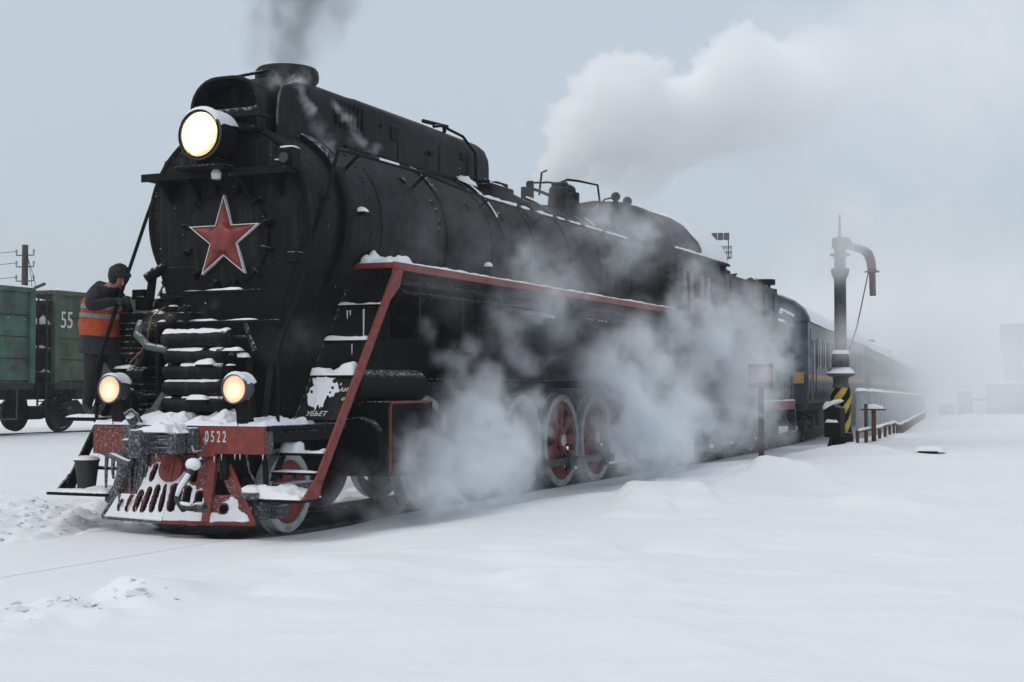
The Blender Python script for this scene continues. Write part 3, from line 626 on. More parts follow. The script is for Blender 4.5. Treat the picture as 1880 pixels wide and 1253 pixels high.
m = MB(); snow_flat(m, -.45, -.35, -.5, -.4, 2.44, .03, seed=2, nu=5, nv=5); snow_flat(m, -.24, -.16, -.5, -.42, 2.52, .02, seed=3, nu=5, nv=5); snow_flat(m, -.95, -.72, -.58, -.44, 1.82, .03, seed=9, nu=8, nv=5); snow_flat(m, -.6, -.52, -.3, -.2, 2.63, .03, seed=4, nu=5, nv=5); m.build('snow_cover', SNOW, pump, smooth=180)

pump.location = (-.30, .16, 0)
for ch_ in pump.children:
    if ch_.name.split('.')[0] in ('rubber_hose', 'wire', 'valve_gear'): ch_.location = (.30, -.16, 0)
# buffer beam
beam = MB().box(-1.12, 1.12, -.84, -.70, .90, 1.19).build('buffer_beam', FROSTED, loco, bevel=.008)
F = lambda x, z, y=-.87: frame((x, y, z), (1, 0, 0), (0, 0, 1))
MB().plate([(-.42, -.165), (-.20, -.165), (-.20, -.135), (.42, -.135), (.42, .16), (-.42, .16)], [], .05, F(.705, 1.035)).build('beam_plate', RED, beam, bevel=.006)
MB().plate([(-.21, -.16), (.21, -.16), (.21, .15), (-.21, .15)], [], .05, F(-.91, 1.035)).build('beam_plate', REDF, beam, bevel=.006)
num = MB().text('0 5 2 2', .172, .008, F(.52, 1.075, -.90), sx=.56).build('number', WHITE, beam, smooth=0); num['label'] = 'white painted number 0522'
m = MB(); rnd = random.Random(3)
for k in range(16):
    x = rnd.uniform(-1.1, 1.1); l = rnd.uniform(.03, .10); m.cyl((x, -.862, .90), (x, -.862, .90 - l), .008, .001, seg=6)
m.build('icicles', SNOWC, beam, kind='stuff')
m = MB(); snow_flat(m, -1.12, 1.13, -.90, -.25, 1.195, .060, nu=90, nv=24, seed=4, amp=.8, edge=.09); snow_flat(m, -.58, .06, -.88, -.30, 1.20, .085, nu=44, nv=30, seed=11, amp=.7, edge=.2); snow_flat(m, .10, .62, -.82, -.3, 1.20, .10, nu=40, nv=28, seed=17, amp=.7, edge=.22); snow_flat(m, .86, 1.14, -.72, .1, 1.2, .075, nu=22, nv=30, seed=21, amp=.6, edge=.14)
m.build('snow_cover', SNOWC, beam, smooth=180)
for s_ in (1, -1): MB().box(s_ * 1.04 - .09, s_ * 1.04 + .09, -.70, .6, 1.02, 1.135).build('deck_side', IRON, beam, bevel=.01)
MB().box(-.72, .72, -.66, -.60, .16, .9).build('slot_backing', IRON, beam, bevel=.01)  # dark plate added behind the cowcatcher so its slots stay dark
# automatic coupler
cp = MB().box(-.66, -.42, -.96, -.84, .86, 1.20); cp.box(-.42, .22, -.87, -.80, .9, 1.16); cp.box(.20, .30, -1.0, -.84, .90, 1.18)
cp = cp.build('coupler', FROSTED, loco, bevel=.02)
m = MB(); m.prism([(-.24, -.94), (-.31, -1.26), (-.22, -1.40), (-.11, -1.34), (-.11, -1.16), (.0, -1.08), (.10, -1.14), (.17, -1.27), (.25, -1.20), (.20, -.94)], .90, 1.13, 'xy'); m.prism([(-.31, -1.26), (-.22, -1.41), (-.10, -1.34), (-.16, -1.22)], .86, 1.16, 'xy')
m.box(-.12, .12, -1.0, -.8, .93, 1.12); m.build('coupler_head', FROSTED, cp, bevel=.018)
for z in (.96, 1.02, 1.08): MB().box(-.09, .17, -1.185, -1.10, z - .012, z + .012).build('coupler_rib', FROSTED, cp, bevel=.006)
m = MB(); m.prism([(-.10, -1.13), (.02, -1.20), (.18, -1.17), (.18, -1.06), (-.1, -1.06)], .99, 1.06, 'xy'); m.cyl((-.27, -1.36, .98), (-.27, -1.38, 1.06), .05); m.build('coupler_lock', FROSTED, cp, bevel=.01)
m = MB(); snow_flat(m, -.29, .18, -1.30, -.86, 1.132, .055, nu=30, nv=22, seed=31, amp=1.2, edge=.08); snow_flat(m, .08, .26, -1.2, -.9, 1.12, .06, nu=12, nv=14, seed=5, amp=1.0); snow_flat(m, -.7, -.4, -.97, -.84, 1.2, .05, nu=10, nv=6, seed=7); m.build('snow_cover', SNOWC, cp, smooth=180)
m = MB().tube([(.30, -1.02, .98), (.36, -1.06, .92), (.44, -1.04, .93), (.47, -1.0, 1.0), (.42, -.98, 1.06)], .014); m.tube([(-.55, -.98, 1.12), (-.58, -1.02, .95), (-.5, -1.02, .86)], .025); m.build('lift_chain', FROSTED, cp)
m = MB().cyl((-.52, -.92, 1.20), (-.52, -1.0, 1.30), .06, seg=14); m.tube([(-.60, -.92, 1.22), (-.6, -1.0, 1.32), (-.5, -1.02, 1.36), (-.43, -1.0, 1.30), (-.43, -.93, 1.22)], .018); m.build('hose_tap', FROSTED, cp)
rnd = random.Random(5)
for k in range(7):
    x = -.98 + .09 * k; z1 = .3 + rnd.random() * .32
    MB().tube([(x, -.83, .92), (x + rnd.uniform(-.03, .03), -.86, .7), (x + rnd.uniform(-.05, .05), -.88, z1)], [.024, .02, .014]).build('brake_hose', FROSTED, beam)
MB().tube([(-.74, -.82, .92), (-.70, -.86, .70), (-.80, -.84, .5), (-.95, -.8, .38), (-1.0, -.78, .36)], [.075, .085, .075, .06, .045]).build('sand_bag_hose', FROSTED, beam)
MB().tube([(-.50, -.82, .92), (-.47, -.86, .7), (-.5, -.88, .42)], [.045, .05, .045]).build('brake_hose', FROSTED, beam)
MB().tube([(-1.32, -.55, .98), (-1.1, -.78, .90), (-.62, -.98, .80), (-.50, -1.02, .78)], .04).build('step_brace', FROSTED, beam)

# cowcatcher: a sloping plate with slots
U0 = V(0, -1.02, .86); Ub = V(0, -1.22, .20)
cw_top, cw_bot, zt, zb = .58, 1.00, .88, .175
def cow(side):
    """one wing: u runs out from the centre line, v up the slope"""
    pc0, pc1 = V(0, -1.10, zb), V(0, -.88, zt); po0 = V(side * cw_bot, -.86, zb)
    u = (po0 - pc0); L_ = u.length; return frame(pc0, u, (pc1 - pc0)), L_, (pc1 - pc0).length
cc = MB(); SLOTS = {1: [((.075, .15), (.10, .37)), ((.225, .15), (.245, .35)), ((.365, .16), (.375, .30)), ((.285, .47), (.285, .61))],
              -1: [((.075, .14), (.07, .37)), ((.215, .13), (.195, .35)), ((.355, .13), (.32, .32)), ((.49, .13), (.45, .28)), ((.62, .12), (.585, .22)), ((.76, .12), (.74, .16)), ((.34, .47), (.32, .58))]}
for s_ in (1, -1):
    M, L_, H_ = cow(s_)
    out = [(0, 0), (L_, 0), (L_ * .60, H_ * .98), (0, H_)]
    holes = [slot(p, q, .040) for p, q in SLOTS[s_]]
    if s_ > 0: holes += [circle(.66, .15, .05, 18), [(.53, .30), (.72, .30), (.575, .54), (.54, .56)]]
    else: holes += [[(.55, .36), (.66, .32), (.56, .50)]]
    cc.plate(out, holes, .022, M)
cow_o = cc.build('cowcatcher', REDF, loco, smooth=20)
for s_ in (1, -1):
    M, L_, H_ = cow(s_)
    # edge bars
    MB().tube([M @ V(L_ - .01, .0, s_ * .012), M @ V(L_ * .60, H_ * .98, s_ * .012)], .028, 6).build('edge_bar', FROSTED if s_ < 0 else RED, cow_o)
    MB().tube([M @ V(0, .005, .0), M @ V(L_, .005, .0)], .03, 6).build('bottom_bar', FROSTED if s_ < 0 else RED, cow_o)
    if s_ > 0: MB().box(0, .09, 0, H_ * .98, 0, .03, M @ Matrix.Translation((.44, .0, .011))).build('upright_bar', RED, cow_o, bevel=.005)
    # snow plastered on the plate between its slots
    mb = MB(); nu, nv = 120, 76; g = {}
    for j in range(nv + 1):
        for i in range(nu + 1):
            u, v = L_ * i / nu, H_ * j / nv
            if u > L_ * (1 - .40 * v / H_) - .04: continue
            lim = (.30 + .10 * fbm(u * 4, v * 4, 3 + s_)) if s_ > 0 else .62
            if s_ > 0: lim = .58 - 1.0 * max(0, u - .12) if u < .5 else .26 * (1 - abs(u - .72) / .3)
            nz = fbm(u * 6, v * 6, 9 + s_, 4); d = lim + .10 * nz - v
            p_ = Vector((u, v)); bad = False
            for q0, q1 in SLOTS[s_]:
                q0, q1 = Vector(q0), Vector(q1); t_ = min(1, max(0, (p_ - q0).dot(q1 - q0) / (q1 - q0).length_squared))
                if (p_ - q0.lerp(q1, t_)).length < .044 + .012 * nz: bad = True
            if s_ > 0 and ((u - .66) ** 2 + (v - .15) ** 2) ** .5 < .062: bad = True
            if s_ < 0 and u > .52 and .28 < v < .54: bad = True
            if v > .45 and (u / .17) ** 2 + ((v - .60) / .15) ** 2 < 1 and nz > -.25: bad = True
            if d > 0 and not bad: g[(i, j)] = len(mb.v); mb.v.append(tuple(M @ V(u, v, s_ * (.013 + .012 * min(1, d * 9) * (1 + .6 * nz)))))
    for j in range(nv):
        for i in range(nu):
            q = [(i, j), (i + 1, j), (i + 1, j + 1), (i, j + 1)]
            if all(k in g for k in q): mb.f.append(tuple(g[k] for k in (q if s_ > 0 else q[::-1]))); mb.mi.append(0)
    mb.build('snow_cover', SNOWW, cow_o, smooth=180)
# round badge on the upper middle
Mb = frame((-.02, -.955, .735), (1, 0, 0), (0, .31, 1)); bd = MB().plate(circle(0, 0, .15, 28), [], .02, Mb).build('round_badge', RED, cow_o)
MB().plate([(.005, -.14), (.045, -.14), (.045, .10), (.005, .10)], [], .012, Mb @ Matrix.Translation((0, 0, .014))).build('badge_bar', WRED, bd)
MB().plate(circle(-.055, -.0, .05, 18), [circle(-.05, .0, .025, 12)], .012, Mb @ Matrix.Translation((0, 0, .014))).build('badge_ring', WRED, bd)
# brake hose hanging before the cowcatcher
hs = MB().tube([(.46, -1.06, .83), (.44, -1.16, .80), (.42, -1.22, .70), (.36, -1.30, .56), (.36, -1.33, .44), (.42, -1.34, .37), (.54, -1.33, .36), (.62, -1.31, .385)], [.04, .045, .04, .038, .038, .038, .038, .045]).build('front_brake_hose', RUBBER, loco)
MB().lathe([(.0, .0), (.055, .0), (.055, .07), (.03, .07), (.03, .05), (0, .05)], (.62, -1.31, .37), 'x', 18).build('hose_coupling', CHROME, hs)
m = MB().sphere((.44, -1.18, .80), .075, 14, 10, (1.15, .9, .9)); m.tube([(.43, -1.245, .70), (.385, -1.325, .57), (.37, -1.36, .48)], [.03, .028, .02]); m.tube([(.40, -1.345, .405), (.54, -1.34, .392)], [.022, .02]); m.build('snow_cover', SNOWC, hs, smooth=180)
# deck lamps
GL2, mp = glow_mat('deck_lamp_glass', (1, .74, .38), (.78, .30, .07), 1.25, .5); mp.inputs['Scale'].default_value = (6.3, 6.3, 6.3); mp.inputs['Location'].default_value = (-.05, 0, 0.15)
for x, sd, lab in ((.81, 1, 'lit round lamp above the numbered end of the beam'), (-.83, 2, 'lit round lamp at the far end of the beam')):
    lp = MB().lathe([(0, .20), (.07, .20), (.12, .15), (.148, .06), (.150, -.03), (.162, -.035), (.162, -.06), (.150, -.07), (.14, -.06), (.137, -.03)], (x, -.93, 1.59), 'y', 32).build('deck_lamp', CHROME, loco); lp['label'] = lab
    ln = MB().lathe([(.141, 0), (.11, -.012), (.05, -.02), (0, -.022)], (0, 0, 0), 'y', 28).build('lens', GL2, lp); ln.location = (x, -.985, 1.59)
    MB().prism([(-.88, 1.2), (-.74, 1.2), (-.84, 1.48), (-.90, 1.48)], x - .075 + .03, x + .075 + .03, 'yz').build('lamp_post', IRON, lp, bevel=.01)
    m = MB(); snow_on_tube(m, (x, -1.0, 1.59), (x, -.76, 1.59), .15, .035, 72, 12, sd, -2, 10); m.build('snow_cover', SNOWW, lp, smooth=180)
    m = MB()
    for a in (60, 180, 300): m.sphere((x + .155 * math.sin(R(a)), -.975, 1.59 + .155 * math.cos(R(a))), .015, 6, 4)
    m.build('rim_screw', CHROME, lp)
    MB().tube([(x + .02, -.99, 1.44), (x + .03, -.95, 1.2)], .006, 5).build('wire', BLACKD, lp)

# running boards and ladders
for s_ in (1, -1):
    rb = MB().box(min(s_ * 1.02, s_ * 1.54), max(s_ * 1.02, s_ * 1.54), 1.15, 12.0, 3.02, 3.06).build('running_board', BLACKD, loco)
    va = MB().box(s_ * 1.545 - .012, s_ * 1.545 + .012, 1.12, 12.0, 2.985, 3.075).build('valance', RED, rb, bevel=.004)
    m = MB(); snow_flat(m, min(s_ * 1.40, s_ * 1.555), max(s_ * 1.40, s_ * 1.555), 1.6, 12, 3.075, .026, nu=5, nv=110, seed=2 * s_, amp=.5, edge=.05); snow_flat(m, min(s_ * 1.08, s_ * 1.5), max(s_ * 1.08, s_ * 1.5), 1.13, 1.70, 3.06, .12, nu=26, nv=26, seed=5, amp=1.0, edge=.3); snow_flat(m, min(s_ * 1.0, s_ * 1.54), max(s_ * 1.0, s_ * 1.54), 1.12, 4.0, 3.06, .05, nu=10, nv=40, seed=8)
    m.build('snow_cover', SNOW, rb, smooth=180)
    MB().box(min(s_ * 1.0, s_ * 1.54), max(s_ * 1.0, s_ * 1.54), 1.105, 1.135, 3.0, 3.065).build('end_plate', RED, rb, bevel=.004)
    # gusset under the board's corner
    MB().prism([(1.12, 3.0), (1.36, 3.0), (1.26, 2.78), (1.05, 2.62), (.98, 2.62)], s_ * 1.545 - .012, s_ * 1.545 + .012, 'yz').build('gusset', RED, rb, bevel=.004)
    ld = MB(); ly = lambda z: -.60 + (z - .47) * .725
    def stringer(x, w, z0, z1, th=.025):
        return [(ly(z0) - w / 2, z0), (ly(z0) + w / 2, z0), (ly(z1) + w / 2, z1), (ly(z1) - w / 2, z1)]
    xo_ = s_ * 1.545 if s_ > 0 else -1.72
    ld = MB().prism(stringer(1.55, .15, .60, 2.98), xo_ - .02, xo_ + .02, 'yz').build('ladder', RED if s_ > 0 else IRON, loco, bevel=.006); ld['label'] = ('near side' if s_ > 0 else 'far side') + (' front ladder with one red stringer' if s_ > 0 else ' front ladder, all dark')
    MB().prism([(ly(.60) - .08, .62), (ly(.60) + .08, .62), (ly(.45) + .10, .43), (ly(.45) - .20, .43)], xo_ - .02, xo_ + .02, 'yz').build('stringer_foot', RED if s_ > 0 else IRON, ld, bevel=.006)
    MB().prism(stringer(.98, .11, .60, 2.75), s_ * .98 - .015, s_ * .98 + .015, 'yz').build('inner_stringer', BLACKD, ld, bevel=.006)
    for i, z in enumerate((2.56, 2.14, 1.74, .90, .70)):
        y = ly(z); tr = MB().box(min(s_ * .97, s_ * 1.54), max(s_ * .97, s_ * 1.54), y - .09, y + .09, z - .03, z).build('tread', BLACKD, ld, bevel=.004)
        m = MB(); snow_flat(m, min(s_ * .97, s_ * 1.52), max(s_ * .97, s_ * 1.52), y - .10, y + .08, z, (.028, .03, .085, .05, .015)[i], nu=24, nv=7, seed=i * 5 + 3 * s_, amp=1.1, edge=.1)
        if i == 3: snow_flat(m, s_ * .97 if s_ > 0 else -1.2, s_ * 1.2 if s_ > 0 else -.97, y - .1, y + .08, z, .13, nu=10, nv=8, seed=3, edge=.12)
        m.build('snow_cover', SNOW, tr, smooth=180)
    y = ly(.44); pl = MB().box(*((.88, 1.53, y - .22, y + .22) if s_ > 0 else (-1.76, -.92, -.92, -.42)), .40, .435).build('step_plate', BLACKD, ld, bevel=.006)
    m = MB(); snow_flat(m, *((.88, 1.52, y - .22, y + .22) if s_ > 0 else (-1.75, -.93, -.91, -.43)), .435, .12 if s_ > 0 else .04, nu=26, nv=16, seed=9 + s_, amp=.6, edge=.22); m.build('snow_cover', SNOW, pl, smooth=180)
    # black warning plate between the stringers
    Mp = frame((s_ * 1.265, ly(1.49) - .045, 1.49), (1, 0, 0), (0, .725, 1))
    wp = MB().plate([(-.265, -.30), (.265, -.30), (.265, .29), (-.265, .29)], [], .012, Mp).build('warning_plate', BLACK, ld)
    if s_ > 0:
        tx = MB(); It = Matrix(((1, .18, 0, 0), (0, 1, 0, 0), (0, 0, 1, 0), (0, 0, 0, 1)))
        tx.text('УБЬЕТ', .088, .004, Mp @ Matrix.Translation((-.03, -.225, .009)) @ It, sx=.95); tx.text('АИ', .075, .004, Mp @ Matrix.Translation((.20, .10, .009)) @ It); tx.text('о', .07, .004, Mp @ Matrix.Translation((.235, -.02, .009)) @ It)
        w = tx.build('lettering', WHITE, wp, smooth=0); w['label'] = 'white painted word УБЬЕТ'
        mb = MB(); g = {}; nu, nv = 40, 40
        for j in range(nv + 1):
            for i in range(nu + 1):
                u, v = -.262 + .524 * i / nu, -.29 + .57 * j / nv; nz = fbm(u * 7 + v * 2, v * 4, 2, 4); nf = fbm(u * 26 + v * 10, v * 16, 4, 3)
                d = .17 - abs(u + .085 + .12 * (v - .1) * (v > .05)) + .10 * nz + .06 * nf - max(0, (.02 - v)) * (.75 + 1.2 * max(0, -u * 0 + u + .1)) - max(0, v - .27) * 5
                if d > 0: g[(i, j)] = len(mb.v); mb.v.append(tuple(Mp @ V(u, v, .007 + .016 * min(1, d * 9) * (1 + .5 * nf))))
        for j in range(nv):
            for i in range(nu):
                q = [(i, j), (i + 1, j), (i + 1, j + 1), (i, j + 1)]
                if all(k in g for k in q): mb.f.append(tuple(g[k] for k in q)); mb.mi.append(0)
        mb.build('snow_cover', SNOWW, wp, smooth=180)
# icicles under the upper treads
m = MB(); m.cyl((1.22, 1.0, 2.52), (1.22, 1.0, 2.15), .012, .006, seg=6); m.cyl((1.06, .9, 2.5), (1.06, .9, 2.40), .01, .003, seg=6); m.cyl((1.10, .9, 2.5), (1.10, .9, 2.44), .01, .003, seg=6); m.cyl((1.3, .6, 2.1), (1.3, .6, 1.98), .008, .003, seg=6)
m.build('icicles', SNOWC, loco, kind='stuff')

# wheels
def wheel(name, s_, y, r, spokes):
    xo = .86; w = MB(); M = frame((s_ * xo, y, r), (0, s_, 0), (0, 0, 1)); ri = r * (.86 if spokes else .80)
    holes = []
    n = 9 if spokes else 5
    for k in range(n):
        a0 = 2 * math.pi * (k + .22) / n; a1 = 2 * math.pi * (k + .78) / n
        if spokes:
            r0, r1 = r * .34, r * .74; holes.append([(r1 * math.cos(a0 + (a1 - a0) * t / 5), r1 * math.sin(a0 + (a1 - a0) * t / 5)) for t in range(6)] + [(r0 * math.cos(a1 - (a1 - a0) * .22), r0 * math.sin(a1 - (a1 - a0) * .22)), (r0 * math.cos(a0 + (a1 - a0) * .22), r0 * math.sin(a0 + (a1 - a0) * .22))])
        else: am = (a0 + a1) / 2 + .3; holes.append(circle(r * .52 * math.cos(am), r * .52 * math.sin(am), r * .115, 14))
    if spokes: holes = [h for i, h in enumerate(holes) if i not in (5, 6)]
    w.plate(circle(0, 0, ri, 56), holes, .05, M @ Matrix.Translation((0, 0, -.05)))
    root = w.build(name, WRED, loco, bevel=.008)
    MB().lathe([(ri * .985, xo - .11), (ri * .985, xo), (ri + .01, xo + .003), (r - .006, xo), (r, xo - .01), (r + .004, xo - .11), (r + .028, xo - .115), (r + .028, xo - .14), (ri, xo - .14)] if s_ > 0 else [(ri * .985, -xo + .11), (ri * .985, -xo), (ri + .01, -xo - .003), (r - .006, -xo), (r, -xo + .01), (r + .004, -xo + .11), (r + .028, -xo + .115), (r + .028, -xo + .14), (ri, -xo + .14)], (0, y, r), 'x', 64).build('tyre', TYRE, root)
    MB().cyl((s_ * (xo - .14), y, r), (s_ * (xo + .01), y, r), r * .22, seg=28).build('hub', WRED, root, bevel=.01)
    MB().lathe([(r * .13, s_ * (xo + .012)), (r * .13, s_ * (xo + .03)), (r * .085, s_ * (xo + .035)), (r * .08, s_ * (xo + .02)), (0, s_ * (xo + .02))], (0, y, r), 'x', 24).build('axle_end', WHITE if spokes else IRON, root)
    if spokes and s_ > 0:
        p = (s_ * (xo + .0), y + .02, r - .34)
        MB().cyl((s_ * (xo - .03), y, r - .33), (s_ * (xo + .30), y, r - .33), .075, seg=20).build('crank_pin', STEEL, root)
    return root
for s_ in (1, -1):
    wheel('leading_wheel', s_, 0.0, .45, False)
    for k in range(5): wheel('driving_wheel', s_, 3.25 + 1.6 * k, .75, True)
for y, r in ((0, .45),) + tuple((3.25 + 1.6 * k, .75) for k in range(5)): MB().cyl((-.8, y, r), (.8, y, r), .10, seg=16).build('axle', IRON, loco)
m = MB().box(-1.0, 1.0, -.32, .32, .42, .56); m.box(.88, 1.0, -.62, -.1, .34, .46); m.box(.90, 1.06, -.55, -.30, .20, .34); m.box(-.62, -.42, -.4, .4, .3, .8); m.box(.42, .62, -.4, .4, .3, .8)
m.build('leading_truck', FROSTED, loco, bevel=.015)
MB().box(.80, 1.02, -.86, -.60, .42, .50).build('guard_iron', FROSTED, loco, bevel=.012); MB().box(.86, 1.0, -.74, -.56, .20, .42).build('guard_iron', FROSTED, loco, bevel=.012); MB().tube([(.93, -.66, 1.0), (1.0, -.68, .8), (1.0, -.66, .52)], .03).build('sand_pipe', IRON, loco); MB().tube([(.80, -.74, .9), (.86, -.76, .7), (.96, -.7, .5)], .012).build('cable', FROSTED, loco)
m = MB(); snow_flat(m, .80, 1.02, -.86, -.60, .50, .05, seed=6, nu=12, nv=12); snow_flat(m, .66, 1.02, -.62, -.2, .462, .05, seed=4, nu=12, nv=12); m.build('snow_cover', SNOWC, loco, smooth=180)
# rods
rods = MB()
def rod(m, p, q, h, th, x):
    p, q = V(x, *p), V(x, *q); d = (q - p).normalized(); Mr = frame(p, d, V(0, -d.z, d.y)); l = (q - p).length
    m.box(0, l, -h / 2, h / 2, -th / 2, th / 2, Mr)
for s_ in (1, -1):
    x = s_ * 1.0; cr = MB()
    rod(cr, (3.25, .42), (9.65, .42), .12, .05, x)
    for k in range(5): cr.cyl((x - .045, 3.25 + 1.6 * k, .42), (x + .06 * s_, 3.25 + 1.6 * k, .42), .14, seg=20); cr.box(x - .03, x + .03, 3.25 + 1.6 * k - .1, 3.25 + 1.6 * k + .1, .5, .6)
    cr.build('coupling_rod', STEEL, loco, bevel=.01)
    cr = MB(); rod(cr, (3.0, .84), (6.45, .42), .14, .06, s_ * 1.12); cr.cyl((s_ * 1.07, 6.45, .42), (s_ * 1.18, 6.45, .42), .16, seg=20); cr.build('connecting_rod', STEEL, loco, bevel=.01)
    # cylinder block with red edging
    cb = MB().box(min(s_ * .80, s_ * 1.46), max(s_ * .80, s_ * 1.46), 1.14, 2.30, .56, 1.44); cb.cyl((s_ * 1.12, .98, .92), (s_ * 1.12, 2.5, .92), .34, seg=28); cb.cyl((s_ * 1.05, .9, 1.62), (s_ * 1.05, 2.6, 1.62), .20, seg=24)
    cb = cb.build('cylinder_block', BLACKD, loco, bevel=.012)
    MB().tube([(s_ * 1.50, 1.14, .62), (s_ * 1.50, 1.14, 1.36), (s_ * 1.50, 1.18, 1.43), (s_ * 1.50, 2.12, 1.43)], .017, 6).build('red_edging', RED, cb)
    MB().box(min(s_ * 1.0, s_ * 1.4), max(s_ * 1.0, s_ * 1.4), 2.5, 3.35, .98, 1.04).build('slide_bar', IRON, cb); MB().cyl((s_ * 1.12, 2.4, .86), (s_ * 1.12, 3.1, .86), .045).build('piston_rod', STEEL, cb)
    vg = MB(); rod(vg, (4.85, .5), (4.2, 1.5), .09, .05, s_ * 1.2); rod(vg, (4.0, 1.1), (4.1, 1.9), .14, .08, s_ * 1.16); rod(vg, (2.6, 1.62), (4.05, 1.65), .08, .05, s_ * 1.12); rod(vg, (3.0, .9), (3.05, 1.65), .07, .05, s_ * 1.2)
    vg.box(min(s_ * .7, s_ * 1.3), max(s_ * .7, s_ * 1.3), 3.9, 4.2, 1.55, 2.1); vg.build('valve_rods', IRON, loco, bevel=.006)
    # air tanks and boxes beneath the running board
    for (y0, y1, z, r) in ((5.2, 7.3, 2.45, .26), (7.8, 9.6, 2.5, .24)):
        tk = MB().lathe([(0, y0), (r * .7, y0), (r, y0 + .08), (r, y1 - .08), (r * .7, y1), (0, y1)], (s_ * 1.18, 0, z), 'y', 24).build('air_tank', BLACK, loco)
        m = MB(); snow_on_tube(m, (s_ * 1.18, y0 + .3, z), (s_ * 1.18, y1 - .6, z), r, .03, 35, 20, y0, -.3); m.build('snow_cover', SNOW, tk, smooth=180)
    for (y, z) in ((2.0, 2.7), (3.2, 2.62), (4.4, 2.72), (10.2, 2.6)): MB().box(min(s_ * 1.02, s_ * 1.42), max(s_ * 1.02, s_ * 1.42), y, y + .06, z - .5, z + .3).build('board_bracket', BLACKD, loco)
    MB().tube([(s_ * 1.42, 1.3, 2.86), (s_ * 1.42, 5, 2.86), (s_ * 1.40, 11.8, 2.84)], .03).build('pipe_run', BLACKD, loco); MB().tube([(s_ * 1.46, 1.5, 2.74), (s_ * 1.46, 11.8, 2.72)], .02).build('pipe_run', BLACKD, loco)
    m = MB().box(min(s_ * .9, s_ * 1.25), max(s_ * .9, s_ * 1.25), 3.0, 12.0, 1.6, 1.72); m.build('frame_shelf', IRON, loco, bevel=.01)
    MB().box(min(s_ * .5, s_ * 1.15), max(s_ * .5, s_ * 1.15), 10.4, 12.4, .8, 2.4).build('ash_pan', IRON, loco, bevel=.02)
    lub = MB().cyl((s_ * 1.33, 4.2, 3.06), (s_ * 1.33, 4.2, 3.26), .06, seg=14).build('lubricator', BLACKD, loco); m = MB().sphere((s_ * 1.33, 4.2, 3.27), .062, 12, 8, (1, 1, .9)); m.build('snow_cover', SNOW, lub)
# things on top of the firebox
tur = MB().cyl((0, 10.2, 4.6), (0, 10.2, 5.18), .30, .24, seg=24); tur.sphere((0, 10.2, 5.16), .24, 20, 10, (1, 1, .5)); tur.cyl((.35, 9.9, 4.7), (.35, 9.9, 5.05), .09); tur.cyl((-.3, 9.2, 4.6), (-.3, 9.2, 5.1), .07); tur.cyl((.02, 8.7, 4.65), (.02, 8.7, 5.12), .06)
tur = tur.build('steam_dome', BLACKD, loco, bevel=.01)
m = MB()
for pts, r in (([(-.35, 9.4, 4.8), (-.35, 9.4, 5.2), (.0, 9.6, 5.22), (.1, 9.8, 5.2)], .02), ([(0, 10, 5.25), (.1, 10.2, 5.34), (.2, 10.5, 5.35), (.45, 10.8, 5.30), (.5, 10.85, 4.8)], .022), ([(-.2, 9.6, 5.0), (-.15, 9.6, 5.4), (-.1, 9.7, 5.45)], .02), ([(.2, 11.2, 4.9), (.3, 11.6, 5.15), (.4, 11.8, 5.2)], .018), ([(-.4, 9.3, 4.9), (-.2, 9.4, 5.08), (.1, 9.5, 4.95)], .03)): m.tube(pts, r)
m.sphere((.42, 11.85, 5.22), .09); m.sphere((.60, 12.0, 5.14), .09); m.cyl((.42, 11.85, 4.9), (.42, 11.85, 5.22), .05); m.cyl((.05, 9.6, 5.18), (.25, 9.8, 5.2), .04)
m.build('whistle_pipes', BLACKD, tur)
MB().prism([(8.6, 4.55), (8.7, 4.92), (10.6, 4.42), (10.5, 4.35)], .66, .70, 'yz').build('splash_plate', BLACKD, tur, bevel=.004)
# cab
roof_prof = [(1.57, 4.18), (1.55, 4.30), (1.45, 4.52), (1.25, 4.76), (.95, 4.97), (.6, 5.10), (0, 5.16)]; roof_prof = roof_prof + [(-u, v) for u, v in reversed(roof_prof[:-1])]
cab = MB()
for s_ in (1, -1):
    Mw = frame((s_ * 1.54, 12.0, 1.55), (0, 1, 0), (0, 0, 1)) if s_ > 0 else frame((s_ * 1.54, 12.0, 1.55), (0, 1, 0), (0, 0, 1))
    cab.plate([(0, 0), (3.0, 0), (3.0, 2.62), (0, 2.62)], [[(.35, 1.45), (1.25, 1.45), (1.25, 2.3), (.35, 2.3)], [(1.5, 1.45), (2.4, 1.45), (2.4, 2.3), (1.5, 2.3)]], .03, Mw)
cab.plate([(-1.52, 1.55)] + [(u * .97, v - .01) for u, v in reversed(roof_prof)] + [(1.52, 1.55)], [[(.95, 3.6), (1.35, 3.6), (1.35, 4.15), (.95, 4.3)], [(-.95, 3.6), (-.95, 4.3), (-1.35, 4.15), (-1.35, 3.6)]], .03, frame((0, 12.02, 0), (1, 0, 0), (0, 0, 1)))
cab = cab.build('cab', BLACKD, loco)
m = MB(); n = len(roof_prof); ys = (11.8, 15.6)
vs = [(u, y, v) for y in ys for u, v in roof_prof] + [(u * .97, y, v - .04) for y in ys for u, v in roof_prof]
m.add(vs, [(k, k + 1, n + k + 1, n + k) for k in range(n - 1)] + [(2 * n + k + 1, 2 * n + k, 3 * n + k, 3 * n + k + 1) for k in range(n - 1)] + [(k + 1, k, 2 * n + k, 2 * n + k + 1) for k in range(n - 1)] + [(n + k, n + k + 1, 3 * n + k + 1, 3 * n + k) for k in range(n - 1)])
cr = m.build('cab_roof', BLACK, cab, smooth=40)
